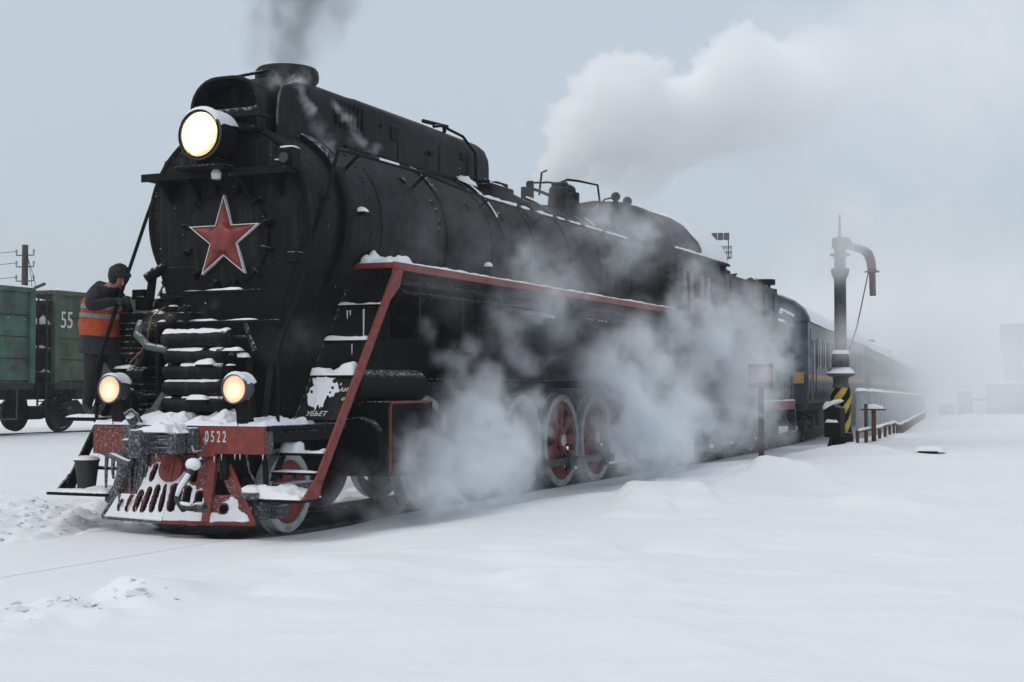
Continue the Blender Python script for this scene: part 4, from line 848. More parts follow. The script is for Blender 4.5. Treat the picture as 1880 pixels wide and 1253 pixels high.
for s_ in (1, -1): m = MB().tube([(s_ * 1.58, 11.8, 4.17), (s_ * 1.58, 15.6, 4.17)], .03); m.build('gutter', BLACKD, cr); m = MB(); snow_on_tube(m, (s_ * 1.58, 11.8, 4.19), (s_ * 1.58, 15.6, 4.19), .03, .03, 75, 24, s_, -2); m.build('snow_cover', SNOW, cr, smooth=180)
m = MB()
for a, b_ in ((0, 1), (1, 2), (2, 3), (3, 4)):
    pass
nv_ = 26
def roof_snow(y0, y1, u0, u1, th, sd):
    """snow lying on the curved roof from the eave upward"""
    mb = MB(); W_ = 15; pts = []
    L2 = []
    for k in range(W_):
        t = u0 + (u1 - u0) * k / (W_ - 1); i = min(len(roof_prof) - 2, int(t)); f = t - i
        L2.append((roof_prof[i][0] * (1 - f) + roof_prof[i + 1][0] * f, roof_prof[i][1] * (1 - f) + roof_prof[i + 1][1] * f))
    for j in range(nv_):
        y = y0 + (y1 - y0) * j / (nv_ - 1)
        for k, (u, v) in enumerate(L2):
            e = min(k, W_ - 1 - k) / 3; e = min(1, e, j / 2 + .02, (nv_ - 1 - j) / 2 + .02); hh = th * (1 + .5 * fbm(u * 2, y * 2, sd)) * math.sqrt(max(0, 1 - (1 - e) ** 2)); nx, nz = u * .5, 1.0
            yy = y + (.25 * fbm(u * 3, sd, 0, 3) if j == 0 else 0)
            pts.append((u + nx * .5 * hh, yy, v + hh - .003))
    mb.add(pts, [(j * W_ + k, j * W_ + k + 1, (j + 1) * W_ + k + 1, (j + 1) * W_ + k) for j in range(nv_ - 1) for k in range(W_ - 1)])
    return mb
roof_snow(13.6, 15.55, .3, 5.6, .05, 3).build('snow_cover', SNOW, cr, smooth=180)
MB().box(-.35, .35, 13.2, 14.0, 5.14, 5.22).build('roof_vent', BLACKD, cr, bevel=.02)
for (y0, y1) in ((12.35, 13.25), (13.5, 14.4)):
    for s_ in (1, -1):
        w = MB().plate([(0, 0), (.94, 0), (.94, .89), (0, .89)], [[(.05, .05), (.44, .05), (.44, .84), (.05, .84)], [(.5, .05), (.89, .05), (.89, .84), (.5, .84)]], .04, frame((s_ * 1.56, y0 - .02, 2.98), (0, 1, 0), (0, 0, 1))).build('cab_window', RUST, cab)
        MB().box(s_ * 1.555 - .004, s_ * 1.555 + .004, y0, y1, 3.0, 3.85).build('pane', CGLASS, w)
MB().box(-1.5, 1.5, 12.0, 15.2, 1.45, 1.55).build('cab_floor', IRON, cab)
for s_ in (1, -1): MB().tube([(s_ * 1.6, 14.8, 1.7), (s_ * 1.62, 14.8, 3.4)], .02).build('grab_rail', STEEL, cab)
# ------------------------------------------------------------------ tender
tx_, th_, tz_ = track(19.45)
ten = thing('tender', 'black coal tender with a red underframe coupled behind the cab', 'tender', (tx_, 19.45, tz_), th_)
MB().box(-1.48, 1.48, -3.75, 3.75, 1.30, 3.25).build('water_tank', BLACK, ten, bevel=.03)
bk = [(-1.48, 3.25), (-1.48, 3.95), (-1.40, 4.06), (1.40, 4.06), (1.48, 3.95), (1.48, 3.25)]
m = MB()
for s_ in (1, -1): m.prism([(s_ * 1.48, 3.2), (s_ * 1.48, 3.92), (s_ * 1.40, 4.06), (s_ * 1.36, 4.05), (s_ * 1.44, 3.9), (s_ * 1.44, 3.2)], -3.75, 1.75)
m.box(-1.46, 1.46, 1.70, 1.75, 3.2, 4.05); m.box(-1.46, 1.46, -3.75, -3.70, 3.2, 4.2); m.build('coal_bunker', BLACK, ten, bevel=.012)
for s_ in (1, -1):
    MB().box(s_ * 1.49 - .012, s_ * 1.49 + .012, -3.7, 3.74, 3.20, 3.26).build('red_trim', RED, ten)
    f = MB().box(min(s_ * 1.2, s_ * 1.5), max(s_ * 1.2, s_ * 1.5), -3.8, 3.85, 1.06, 1.285).build('underframe', RED, ten, bevel=.01)
    m = MB(); snow_flat(m, min(s_ * 1.42, s_ * 1.52), max(s_ * 1.42, s_ * 1.52), -3.7, 3.84, 1.287, .025, nu=4, nv=60, seed=3, edge=.04); m.build('snow_cover', SNOW, f, smooth=180)
    for k in range(9): MB().box(s_ * 1.485 - .01, s_ * 1.485 + .012, -3.4 + k * .85, -3.37 + k * .85, 1.32, 3.2).build('side_rib', BLACKD, ten)
    for k in range(5): MB().box(s_ * 1.485 - .01, s_ * 1.485 + .012, -3.4 + k * 1.15, -3.36 + k * 1.15, 3.27, 3.9).build('side_rib', BLACKD, ten)
    MB().tube([(s_ * 1.5, 3.75, 1.2), (s_ * 1.52, 3.8, .5), (s_ * 1.45, 3.4, .45), (s_ * 1.4, 3.0, .9)], .02).build('step_hanger', FROSTED, ten)
    MB().tube([(s_ * 1.5, 1.95, 3.40), (s_ * 1.5, 2.05, 3.52), (s_ * 1.5, 3.6, 3.44), (s_ * 1.5, 3.72, 3.27)], .022).build('rear_handrail', BLACKD, ten)
    m = MB(); m.tube([(s_ * 1.5, 1.95, 3.44), (s_ * 1.5, 2.05, 3.56), (s_ * 1.5, 3.6, 3.48)], .04); m.build('snow_cover', SNOW, ten)
# front coal shield, arched
m = MB(); ap = [(-1.25, 4.05), (-1.2, 4.35), (-1.0, 4.6), (-.6, 4.78), (0, 4.84), (.6, 4.78), (1.0, 4.6), (1.2, 4.35), (1.25, 4.05)]; m.prism(ap, -3.55, -3.45); m.build('coal_shield', BLACK, ten, bevel=.01)
coal = MB(); rnd = random.Random(11); vs = []; nu, nv = 26, 50
for j in range(nv + 1):
    for i in range(nu + 1):
        u = -1.38 + 2.76 * i / nu; v = -3.4 + 5.1 * j / nv
        vs.append((u, v, 3.6 + .62 * (1 - (u / 1.5) ** 2) * (1 - .45 * j / nv) + .18 * fbm(u * 2, v * 2, 1, 4)))
coal.add(vs, [(j * (nu + 1) + i, j * (nu + 1) + i + 1, (j + 1) * (nu + 1) + i + 1, (j + 1) * (nu + 1) + i) for j in range(nv) for i in range(nu)])
coal = coal.build('coal_heap', COAL, ten, smooth=0)
m = MB()
for k in range(230):
    u = rnd.uniform(-1.36, 1.44); v = rnd.uniform(-3.3, 1.5); s_ = rnd.uniform(.05, .15)
    z = 3.63 + .62 * (1 - (u / 1.5) ** 2) * (1 - .45 * (v + 3.4) / 5.1) + .1 * (rnd.random() - .3)
    if abs(u) > 1.25: z = 4.05 + .04 * rnd.random(); u = math.copysign(1.3 + .1 * rnd.random(), u)
    vs = [V(u, v, z) + V(rnd.gauss(0, 1), rnd.gauss(0, 1), rnd.gauss(0, 1)).normalized() * s_ * rnd.uniform(.6, 1) for _ in range(6)]
    m.add(vs, [(0, 1, 2), (0, 2, 3), (0, 3, 4), (0, 4, 1), (5, 2, 1), (5, 3, 2), (5, 4, 3), (5, 1, 4)])
m.build('coal_lumps', COAL, ten, smooth=0, kind='stuff')
m = MB()
for k in range(9): snow_flat(m, -1.3 + .4 * (k % 3), -.7 + .6 * (k % 3), -3.2 + .55 * k, -2.5 + .55 * k, 4.05 - .03 * k, .08, seed=k)
m.build('snow_cover', SNOW, coal, smooth=180)
m = MB(); snow_flat(m, -1.4, 1.4, 1.8, 3.7, 3.255, .1, nu=20, nv=16, seed=2); m.build('snow_cover', SNOW, ten, smooth=180)
for yc in (-2.3, 2.3):
    bg = MB()
    for s_ in (1, -1):
        bg.box(min(s_ * 1.0, s_ * 1.12), max(s_ * 1.0, s_ * 1.12), yc - 1.15, yc + 1.15, .55, .72); bg.box(min(s_ * 1.0, s_ * 1.14), max(s_ * 1.0, s_ * 1.14), yc - .25, yc + .25, .35, .95)
        for dy in (-.9, .9): bg.box(min(s_ * 1.0, s_ * 1.16), max(s_ * 1.0, s_ * 1.16), yc + dy - .15, yc + dy + .15, .4, .8)
    bg.box(-1.05, 1.05, yc - .22, yc + .22, .5, .72)
    bg = bg.build('bogie', WDARK, ten, bevel=.02)
    for dy in (-.9, .9):
        for s_ in (1, -1): MB().lathe([(0, s_ * .84), (.15, s_ * .86), (.18, s_ * .82), (.40, s_ * .82), (.42, s_ * .86), (.475, s_ * .86), (.475, s_ * .74), (.50, s_ * .73), (0, s_ * .72)], (0, yc + dy, .475), 'x', 36).build('wheel', WDARK, bg)
MB().box(-1.0, 1.0, -3.9, 3.9, .85, 1.30).build('centre_frame', WDARK, ten)

# ------------------------------------------------------------------ passenger carriages
CAR_L = 24.2
def make_carriage():
    t = thing('passenger_carriage', 'x', 'railway carriage')
    L2 = CAR_L / 2; prof = [(1.50, 1.18), (1.52, 1.6), (1.52, 3.40), (1.48, 3.46)]
    b = MB().prism([(-u, v) for u, v in reversed(prof)][::1] + prof[::-1], -L2, L2) if False else MB().prism([(-1.50, 1.18), (1.50, 1.18), (1.52, 1.6), (1.52, 3.43), (-1.52, 3.43), (-1.52, 1.6)], -L2, L2)
    b.build('body', CBLUE, t, bevel=.02)
    rp = [(1.56, 3.42), (1.54, 3.52), (1.42, 3.74), (1.15, 3.96), (.8, 4.12), (.4, 4.21), (0, 4.24)]; rp = rp + [(-u, v) for u, v in reversed(rp[:-1])]
    rf = MB().prism(rp, -L2 - .02, L2 + .02).build('roof', CROOF, t, smooth=40)
    MB().prism([(u * .985, v) for u, v in rp], -L2 - .05, -L2 - .021).build('roof_end', CBLUE, t, smooth=0)
    m = MB(); n = len(rp)
    for k in range(n - 1): m.tube([(rp[k][0] * 1.0, -L2 - .05, rp[k][1]), (rp[k + 1][0] * 1.0, -L2 - .05, rp[k + 1][1])], .025, 6)
    m.build('roof_edge', CROOF, rf)
    sn = MB(); sn.add([(u * 1.01, y, v + .035 * math.sqrt(max(0, 1 - (k / (n - 1) * 2 - 1) ** 2)) + .02 * fbm(u * 2, y * .8, 2)) for y in [-L2 + .1 + (CAR_L - .2) * j / 40 for j in range(41)] for k, (u, v) in enumerate(rp)], [(j * n + k, j * n + k + 1, (j + 1) * n + k + 1, (j + 1) * n + k) for j in range(40) for k in range(n - 1)]); sn.build('snow_cover', SNOW, rf, smooth=180)
    vent = MB().cyl((.15, -L2 + 1.6, 4.2), (.15, -L2 + 1.6, 4.55), .17, seg=14); vent.cyl((.15, -L2 + 1.6, 4.55), (.15, -L2 + 1.6, 4.70), .30, seg=16); vent.build('stove_chimney', BLACKD, rf)
    for k in range(5): MB().cyl((.0, -L2 + 4.5 + 4 * k, 4.2), (0, -L2 + 4.5 + 4 * k, 4.42), .16, seg=12).build('roof_vent', BLACKD, rf)
    gl = MB().tube([(.3, -L2 + .15, 4.28), (.3, -L2 + .15, 4.40), (-.25, -L2 + .15, 4.42), (-.25, -L2 + .15, 4.28)], .018); gl.build('grab_handle', BLACKD, rf)
    for s_ in (1, -1):
        MB().box(s_ * 1.525 - .006, s_ * 1.525 + .006, -L2 + .03, L2 - .03, 1.86, 2.0).build('yellow_stripe', CYEL, t)
        MB().box(s_ * 1.525 - .006, s_ * 1.525 + .012, -L2 + .03, L2 - .03, 1.2, 1.26).build('sill_rail', CBLUE, t)
        m = MB()
        for k in range(60): m.box(s_ * 1.522 - .008, s_ * 1.522 + .008, -L2 + .3 + .4 * k - .02, -L2 + .3 + .4 * k + .02, 1.3, 1.8)
        m.build('side_ribs', CBLUE, t, kind='stuff')
        wy = [-9.2 + 1.62 * k for k in range(12)]
        if s_ > 0:
            w0 = MB().plate([(-.50, -.42), (.50, -.42), (.50, .42), (-.50, .42)], [[(-.44, -.36), (-.02, -.36), (-.02, .36), (-.44, .36)], [(.02, -.36), (.44, -.36), (.44, .36), (.02, .36)]], .05, frame((0, 0, 0), (0, 1, 0), (0, 0, 1))).mesh('window', STEEL)
            p0 = MB().box(-.008, .008, -.44, .44, -.36, .36).mesh('pane', CGLASS); c0 = MB().box(.009, .012, -.44, -.2, -.36, .36).box(.009, .012, .22, .44, -.36, .36).mesh('curtain', CCURT)
        for y in wy:
            w = bpy.data.objects.new('window', w0); COL.objects.link(w); w.parent = t; w.location = (s_ * 1.525, y, 2.62); w.rotation_euler = (0, 0, 0 if s_ > 0 else math.pi)
            for nm, q in (('pane', p0), ('curtain', c0)): o = bpy.data.objects.new(nm, q); COL.objects.link(o); o.parent = w
        for y in (-11.2, 11.2):
            d = MB().box(s_ * 1.515 - .01, s_ * 1.515 + .025, y - .38, y + .38, 1.25, 3.25).build('door', CBLUE, t, bevel=.01)
            MB().box(s_ * 1.53, s_ * 1.546, y - .2, y + .2, 2.3, 2.95).build('pane', CGLASS, d)
            for dy in (-.46, .46): MB().tube([(s_ * 1.54, y + dy, 1.4), (s_ * 1.6, y + dy, 1.45), (s_ * 1.6, y + dy, 2.9), (s_ * 1.54, y + dy, 2.95)], .018).build('grab_rail', STEEL, t)
    for e in (-1, 1):
        MB().box(-.75, .75, min(e * L2, e * (L2 + .32)), max(e * L2, e * (L2 + .32)), 1.25, 3.6).build('gangway_bellows', RUBBER, t, bevel=.05)
        MB().box(.95, 1.4, min(e * (L2 + .0), e * (L2 + .03)), max(e * (L2 + .0), e * (L2 + .03)), 1.75, 2.05).build('end_stripe', CYEL, t)
        if e < 0: MB().text('12', .32, .01, frame((1.12, e * (L2 + .01), 3.0), (1, 0, 0), (0, 0, 1))).build('number', STEEL, t, smooth=0)
    bg = None
    for yc in (-8.4, 8.4):
        bg = MB()
        for s_ in (1, -1):
            bg.box(min(s_ * 1.0, s_ * 1.1), max(s_ * 1.0, s_ * 1.1), yc - 1.6, yc + 1.6, .5, .68)
            for dy in (-1.2, 1.2): bg.box(min(s_ * 1.0, s_ * 1.16), max(s_ * 1.0, s_ * 1.16), yc + dy - .17, yc + dy + .17, .38, .8)
        bg.box(-1.05, 1.05, yc - .22, yc + .22, .5, .70)
        bg = bg.build('bogie', WDARK, t, bevel=.02)
        for dy in (-1.2, 1.2):
            for s_ in (1, -1): MB().lathe([(0, s_ * .86), (.40, s_ * .82), (.42, s_ * .86), (.475, s_ * .86), (.475, s_ * .74), (.50, s_ * .73), (0, s_ * .72)], (0, yc + dy, .475), 'x', 28).build('wheel', WDARK, bg)
    MB().box(-1.2, 1.2, -6, 6, .45, 1.15).build('underfloor_box', WDARK, t, bevel=.03)
    MB().box(-1.4, 1.4, -L2, L2, 1.02, 1.18).build('underframe', WDARK, t)
    return t
car0 = make_carriage()
ordn = ['blue carriage with a yellow stripe directly behind the tender', 'second blue carriage from the tender beside the striped water crane', 'third blue carriage of the train fading into the haze', 'fourth carriage of the train nearly lost in the haze', 'fifth carriage of the train a pale shape in the haze', 'last visible carriage of the train far off in the haze']
for i in range(6):
    c = car0 if i == 0 else copy_tree(car0)
    yc = 24.25 + .5 + CAR_L / 2 * math.cos(.117) + i * (CAR_L + .65) * math.cos(.117)
    xa, ha, za = track(yc - 8.4); xb, hb, zb_ = track(yc + 8.4)
    c.location = ((xa + xb) / 2, yc, (za + zb_) / 2); c.rotation_euler = (0, 0, -math.atan2(xb - xa, 16.8)); c['label'] = ordn[i]; c['group'] = 'blue passenger carriages of the train'

# ------------------------------------------------------------------ goods wagons on the far siding
def wagon(loc, lab, m1, num=None, lad=True):
    """open goods wagon, its near side at local x = +1.5, y from 0 to 13.2"""
    t = thing('goods_wagon', lab, 'goods wagon', loc, 0, 'goods wagons on the far siding')
    L_ = 13.2; wl = MB()
    for x in (-1.5, 1.44): wl.box(x, x + .06, 0, L_, 1.35, 3.62)
    wl.box(-1.44, 1.44, 0, .06, 1.35, 3.62); wl.box(-1.44, 1.44, L_ - .06, L_, 1.35, 3.62); wl.box(-1.44, 1.44, .06, L_ - .06, 1.30, 1.36); wl.build('wall', m1, t)
    rim = MB().box(1.46, 1.58, -.03, L_ + .03, 3.58, 3.70).box(-1.58, -1.46, -.03, L_ + .03, 3.58, 3.70).box(-1.46, 1.46, -.05, .07, 3.58, 3.70).box(-1.46, 1.46, L_ - .07, L_ + .05, 3.58, 3.70).build('top_rail', m1, t, bevel=.01)
    m = MB(); snow_flat(m, 1.44, 1.58, 0, L_, 3.70, .06, nu=4, nv=70, seed=loc[1], edge=.05); snow_flat(m, -1.4, 1.4, .1, L_ - .1, 3.1, .42, nu=10, nv=40, seed=loc[1] + 3, edge=.5); m.build('snow_cover', SNOW, t, smooth=180)
    for k in range(9):
        y = [0.07, 1.75, 3.4, 5.0, 6.6, 8.2, 9.8, 11.45, 13.13][k]; MB().box(1.50, 1.58 if k not in (0, 8) else 1.60, y - (.07 if k not in (0, 8) else .09), y + (.07 if k not in (0, 8) else .09), 1.28, 3.58).build('side_post', m1, t, bevel=.01)
    for k in range(3):
        z = 1.9 + .55 * k; MB().box(1.50, 1.512, .16, L_ - .16, z - .012, z + .012).build('side_seam', WDARK, t)
    MB().box(-1.48, 1.56, -.02, L_ + .02, 1.12, 1.30).build('side_sill', WDARK, t, bevel=.01); MB().box(-.4, .4, -.3, L_ + .3, .85, 1.3).build('centre_sill', WDARK, t)
    # end wall bars with snow and the brakeman's ladder
    for k in range(4):
        z = 1.45 + .62 * k; e = MB().box(-1.45, 1.45, -.16, -.001, z, z + .12).build('end_bar', WDARK, t, bevel=.01); m = MB(); snow_flat(m, -1.4, 1.44, -.16, -.01, z + .12, .10 if k == 2 else .05, nu=24, nv=4, seed=k + loc[1], amp=1.3); m.build('snow_cover', SNOW, e, smooth=180)
    MB().box(-1.44, 1.44, -.012, -.002, 1.36, 3.58).build('end_board', WDARK, t)
    lad_ = MB().box(1.20, 1.24, -.26, -.22, .7, 3.6).box(1.48, 1.52, -.26, -.22, .7, 3.6)
    for k in range(9): lad_.box(1.24, 1.48, -.25, -.23, .8 + .32 * k, .83 + .32 * k)
    lad_.build('end_ladder', WDARK, t)
    st = MB()
    for yy in (12.0, 12.65): st.box(1.5, 1.53, yy - .02, yy + .02, .38, 1.2)
    st.box(1.48, 1.56, 12.0, 12.65, .36, .40); st.build('foot_step', STEEL, t)
    rnd = random.Random(int(loc[1] * 10)); 
    for (y, z, w, h, mm) in (((.35, 2.35, .55, .55, WTEAL), (1.0, 3.2, .5, .4, WTEAL)) if num else ((11.0, 2.5, .7, .9, WTEAL), (9.5, 1.6, .8, .7, WTEAL), (12.4, 2.4, .35, .5, WGREEN), (9.6, 2.9, 1.0, .5, WTEAL))):
        pts = [(w * .5 * math.cos(a) * rnd.uniform(.8, 1.1), h * .5 * math.sin(a) * rnd.uniform(.8, 1.1)) for a in [2 * math.pi * k / 12 for k in range(12)]] if not num else [(-w / 2, -h / 2), (w / 2, -h / 2), (w / 2, h / 2), (-w / 2, h / 2)]
        MB().plate(pts, [], .006, frame((1.507, y + 1.2 if num else y, z), (0, 1, 0), (0, 0, 1))).build('repaint_patch', mm, t)
    if num:
        n_ = MB().text(num, .62, .008, frame((1.512, .25, 2.92), (0, 1, 0), (0, 0, 1)), 'LEFT', .8).build('number', WHITE, t, smooth=0); n_['label'] = 'white wagon number beginning 55'
    for yc in (2.0, L_ - 2.0):
        bg = MB()
        for s_ in (1, -1):
            bg.prism([(yc - 1.2, .72), (yc - 1.0, .45), (yc - .35, .28), (yc + .35, .28), (yc + 1.0, .45), (yc + 1.2, .72), (yc + .6, .85), (yc + .3, .62), (yc - .3, .62), (yc - .6, .85)], min(s_ * 1.0, s_ * 1.12), max(s_ * 1.0, s_ * 1.12), 'yz')
            for dy in (-.93, .93): bg.cyl((s_ * .95, yc + dy, .5), (s_ * 1.2, yc + dy, .5), .14, seg=14)
        bg.box(-1.05, 1.05, yc - .22, yc + .22, .45, .66)
        bg = bg.build('bogie', WDARK, t, bevel=.015)
        for dy in (-.93, .93):
            for s_ in (1, -1): MB().lathe([(0, s_ * .84), (.12, s_ * .86), (.18, s_ * .80), (.37, s_ * .81), (.40, s_ * .86), (.475, s_ * .86), (.475, s_ * .74), (.50, s_ * .73), (0, s_ * .72)], (0, yc + dy, .475), 'x', 36).build('wheel', WDARK, bg)
    m = MB().box(.9, 1.3, 4.0, 5.2, .7, 1.12).cyl((1.1, 6.2, .9), (1.1, 7.3, .9), .2, seg=16); m.box(.8, 1.35, 8.2, 9, .75, 1.1); m.box(1.25, 1.4, 1.0, 1.7, .9, 1.3); m.box(1.25, 1.4, 11.2, 12, .95, 1.3); m.cyl((1.3, .5, 1.0), (1.3, .5, 1.28), .08); m.build('brake_gear', WDARK, t, bevel=.02)
    return t
WX = -17.85
wagon((WX, 1.45, .45), 'pale green open goods wagon with teal patches, cut by the left edge', WGREEN2)
wagon((WX, 15.40, .45), 'dull green open goods wagon numbered 55, its end beside the gap', WGREEN, '55')
m = MB()
t = thing('rail', 'snowed in rail under the goods wagons on the far siding', 'rail', (WX + .8, 1, .45)); MB().box(-.035, .035, -60, 80, -.16, -.003).build('rail_bar', STEEL, t)

# timber pole with its wires
pol = thing('utility_pole', 'dark timber utility pole with insulators rising behind the green wagons', 'utility pole', (-30.0, 29.0, .3))
MB().cyl((0, 0, 0), (0, 0, 6.85), .15, .115, seg=12).build('pole_shaft', WOOD, pol)
MB().tube([(.1, -.1, 5.0), (.75, .3, 5.35)], .06, 6).build('strut', WOOD, pol)
for k, z in enumerate((6.55, 6.1, 5.55, 5.1)):
    for s_ in (-1, 1):
        a = MB().tube([(s_ * .08, 0, z - .1), (s_ * .34, .1 * s_, z - .1), (s_ * .34, .1 * s_, z)], .022, 6).build('insulator_hook', BLACKD, pol)
        MB().lathe([(.02, z - .02), (.05, z), (.035, z + .05), (.05, z + .07), (.03, z + .13), (0, z + .13)], (s_ * .34, .1 * s_, 0), 'z', 10).build('insulator', CONC, a)
    pts = [(-.34 - 24 * q, -.1 - 10 * q, z + .05 - 1.1 * q * (1 - q) * 2.2 - .3 * q) for q in [i / 14 for i in range(15)]]
    MB().tube(pts, .012, 4).build('wire', BLACKD, pol)
for dx in (.2, .5): MB().tube([(.12, 0, 6.4), (.2 + dx * .4, .05, 5.6), (.12 + dx * .7, .1, 5.2)], .01, 4).build('wire', BLACKD, pol)

# ------------------------------------------------------------------ water crane, sign, posts, low rail, wall
cx, cyy, gz = 3.5, 17.6, ground(3.5, 17.6) - .03
wc = thing('water_crane', 'tall iron water crane with a yellow and black striped base and drooping spout', 'water crane', (cx, cyy, gz), R(-8))
m = MB().lathe([(0, -.1), (.30, -.1), (.30, .10), (.27, .18), (.24, .40), (0, .40)], (0, 0, 0), 'z', 28)
for a in range(0, 360, 60): m.cyl((.27 * math.cos(R(a)), .27 * math.sin(R(a)), .0), (.27 * math.cos(R(a)), .27 * math.sin(R(a)), .16), .03, seg=8)
m.prism([(-.33, 0), (-.20, 0), (-.2, .22)], -.03, .03); m.prism([(.36, 0), (.20, 0), (.2, .26)], -.03, .03); m.build('foot', BLACKD, wc, bevel=.01)
base_prof = [(.24, .36), (.205, .55), (.205, .95), (.225, 1.12), (.225, 1.20), (.19, 1.36)]
def rad_at(z):
    for (r0, z0), (r1, z1) in zip(base_prof, base_prof[1:]):
        if z0 <= z <= z1: return r0 + (r1 - r0) * (z - z0) / (z1 - z0)
    return base_prof[-1][0]
# helical stripes: each band a strip of its own
nstr = 8
body = MB().lathe([(r_ - .004, z) for r_, z in base_prof], (0, 0, 0), 'z', 40).build('base_column', BLACKD, wc)
for k in range(nstr // 2):
    m = MB(); N_ = 26; vs = []; wdt = 2 * math.pi / nstr
    for i in range(N_ + 1):
        z = .37 + (1.36 - .37) * i / N_; a0 = 2 * math.pi * k / (nstr // 2) + (z - .37) * 3.6
        for q in range(5): a = a0 + wdt * q / 4; r_ = rad_at(z) + .001; vs.append((r_ * math.cos(a), r_ * math.sin(a), z))
    m.add(vs, [(i * 5 + q, i * 5 + q + 1, (i + 1) * 5 + q + 1, (i + 1) * 5 + q) for i in range(N_) for q in range(4)]); m.build('yellow_stripe', YELLOW, body, smooth=180)
MB().lathe([(.19, 1.36), (.16, 1.45), (.17, 1.58), (.26, 1.62), (.30, 1.63), (.30, 1.67), (.18, 1.70), (0, 1.70)], (0, 0, 0), 'z', 32).build('neck', CRANEG, wc)
m = MB(); m.lathe([(.30, 1.67), (.27, 1.73), (.19, 1.80), (.17, 1.80)], (0, 0, 0), 'z', 28); m.build('snow_cover', SNOW, wc, smooth=180)
m = MB().lathe([(.17, 1.70), (.19, 1.76), (.19, 2.04), (.17, 2.10), (0, 2.10)], (0, 0, 0), 'z', 24); m.cyl((-.05, -.18, 1.92), (-.05, -.26, 1.92), .07, seg=12); m.tube([(.1, -.2, 1.98), (.15, -.24, 1.86), (-.1, -.25, 1.8), (-.2, -.2, 1.72)], .018); m.build('valve_body', CRANEG, wc, bevel=.01)
m = MB(); m.lathe([(.19, 2.09), (.17, 2.16), (.10, 2.19), (.10, 2.1)], (0, 0, 0), 'z', 20); m.build('snow_cover', SNOW, wc, smooth=180)
MB().lathe([(.13, 2.08), (.128, 3.70), (.19, 3.84), (.20, 3.90), (.20, 3.94), (.125, 3.95), (.12, 4.20), (.21, 4.22), (.22, 4.26), (.12, 4.28), (.12, 4.32)], (0, 0, 0), 'z', 28).build('column', CRANEG, wc)
m = MB().lathe([(.125, 4.30), (.13, 4.34), (.13, 4.62), (.10, 4.63), (0, 4.63)], (0, 0, 0), 'z', 20); m.box(-.14, .14, -.12, .12, 4.38, 4.60); m.build('swivel_head', CRANEG, wc, bevel=.01)
MB().cyl((0, 0, 4.62), (0, 0, 5.12), .032, .022, seg=10).build('top_rod', CRANEG, wc)
ap = [(.10, .05, 4.47), (.14, .45, 4.455), (.19, .95, 4.43), (.225, 1.22, 4.36), (.245, 1.36, 4.20), (.26, 1.40, 3.98)]
arm = MB().tube(ap, [.09, .09, .095, .105, .105, .095], 16).build('spout_arm', CRANER, wc); m = MB()
snow_on_tube(m, ap[0], ap[1], .085, .05, 70, 10, 1, -2); snow_on_tube(m, ap[1], ap[2], .09, .05, 70, 8, 2, -2); m.build('snow_cover', SNOW, arm, smooth=180)
for i in (0,): MB().cyl((.10, .02, 4.50), (.105, .10, 4.50), .13, seg=16).build('flange', CRANEG, arm)
MB().cyl((.26, 1.40, 3.98), (.26, 1.40, 3.95), .16, seg=18).build('flange', CRANER, arm); MB().cyl((.26, 1.40, 3.95), (.27, 1.41, 3.42), .075, .07, seg=16).build('nozzle', CRANER, arm)
MB().tube([(.18, 1.38, 3.95), (.10, .8, 2.7), (.16, .12, 2.2)], .012, 5).build('pull_chain', BLACKD, wc)
vb = MB().prism([(-.20, .30), (.16, .30), (.16, .92), (-.04, 1.02), (-.20, .88)], -.52, -.20).build('valve_box', BLACKD, wc, bevel=.015)
m = MB(); snow_patch(m, frame((-.22, -.54, .88), (1, 0, .55), (0, 1, 0)), 0, .40, 0, .36, .10, seed=4, amp=.4); snow_flat(m, -.16, .12, -.58, -.50, .62, .06, nu=8, nv=4, seed=6); m.build('snow_cover', SNOW, vb, smooth=180)
m = MB(); snow_flat(m, .1, .5, -.4, -.1, .05, .14, seed=5); m.build('snow_cover', SNOW, wc, smooth=180)

gz = ground(2.6, 14.2)
sg = thing('warning_sign', 'small red sign with pale writing on a dark post in the steam', 'sign', (2.6, 14.2, gz - .05), R(6))
MB().box(-.05, .05, -.05, .05, -.2, 1.75).build('post', RUST, sg, bevel=.006)
bd = MB().box(-.24, .24, -.075, -.051, 1.45, 1.92).build('sign_board', SIGNR, sg, bevel=.004)
m = MB(); Ms = lambda z: frame((0, -.078, z), (1, 0, 0), (0, 0, 1)); m.text('АКТИВНЫЕ', .10, .004, Ms(1.80), sx=.78); m.text('ВОРОТА', .105, .004, Ms(1.68), sx=.80); m.plate([(-.17, -.012), (.18, -.0), (.18, .018), (-.17, .008)], [], .004, Ms(1.585)); m.build('lettering', WHITE, bd, smooth=0)
m = MB(); snow_flat(m, -.06, .10, -.08, -.04, 1.92, .04, nu=8, nv=5); m.build('snow_cover', SNOW, bd)

px_, py_ = 3.40, 22.2; gz = ground(px_, py_)
ps = thing('snow_topped_post', 'rusty post carrying a small snow covered board, beside the striped crane base', 'post', (px_, py_, gz - .1))
MB().box(-.05, .05, -.05, .05, 0, .86).build('post', RUST, ps, bevel=.006); tb = MB().box(-.28, .28, -.14, .14, .86, .90).build('board', RUST, ps); m = MB(); snow_flat(m, -.24, .24, -.12, .12, .90, .10, nu=14, nv=8, seed=3); m.build('snow_cover', SNOW, tb, smooth=180)
p2 = thing('bare_post', 'thin bare post left of the rusty post with the snowy board', 'post', (px_ - .17, py_ - .1, gz - .1)); MB().box(-.04, .04, -.04, .04, 0, 1.02).build('post', CRANEG, p2, bevel=.006)

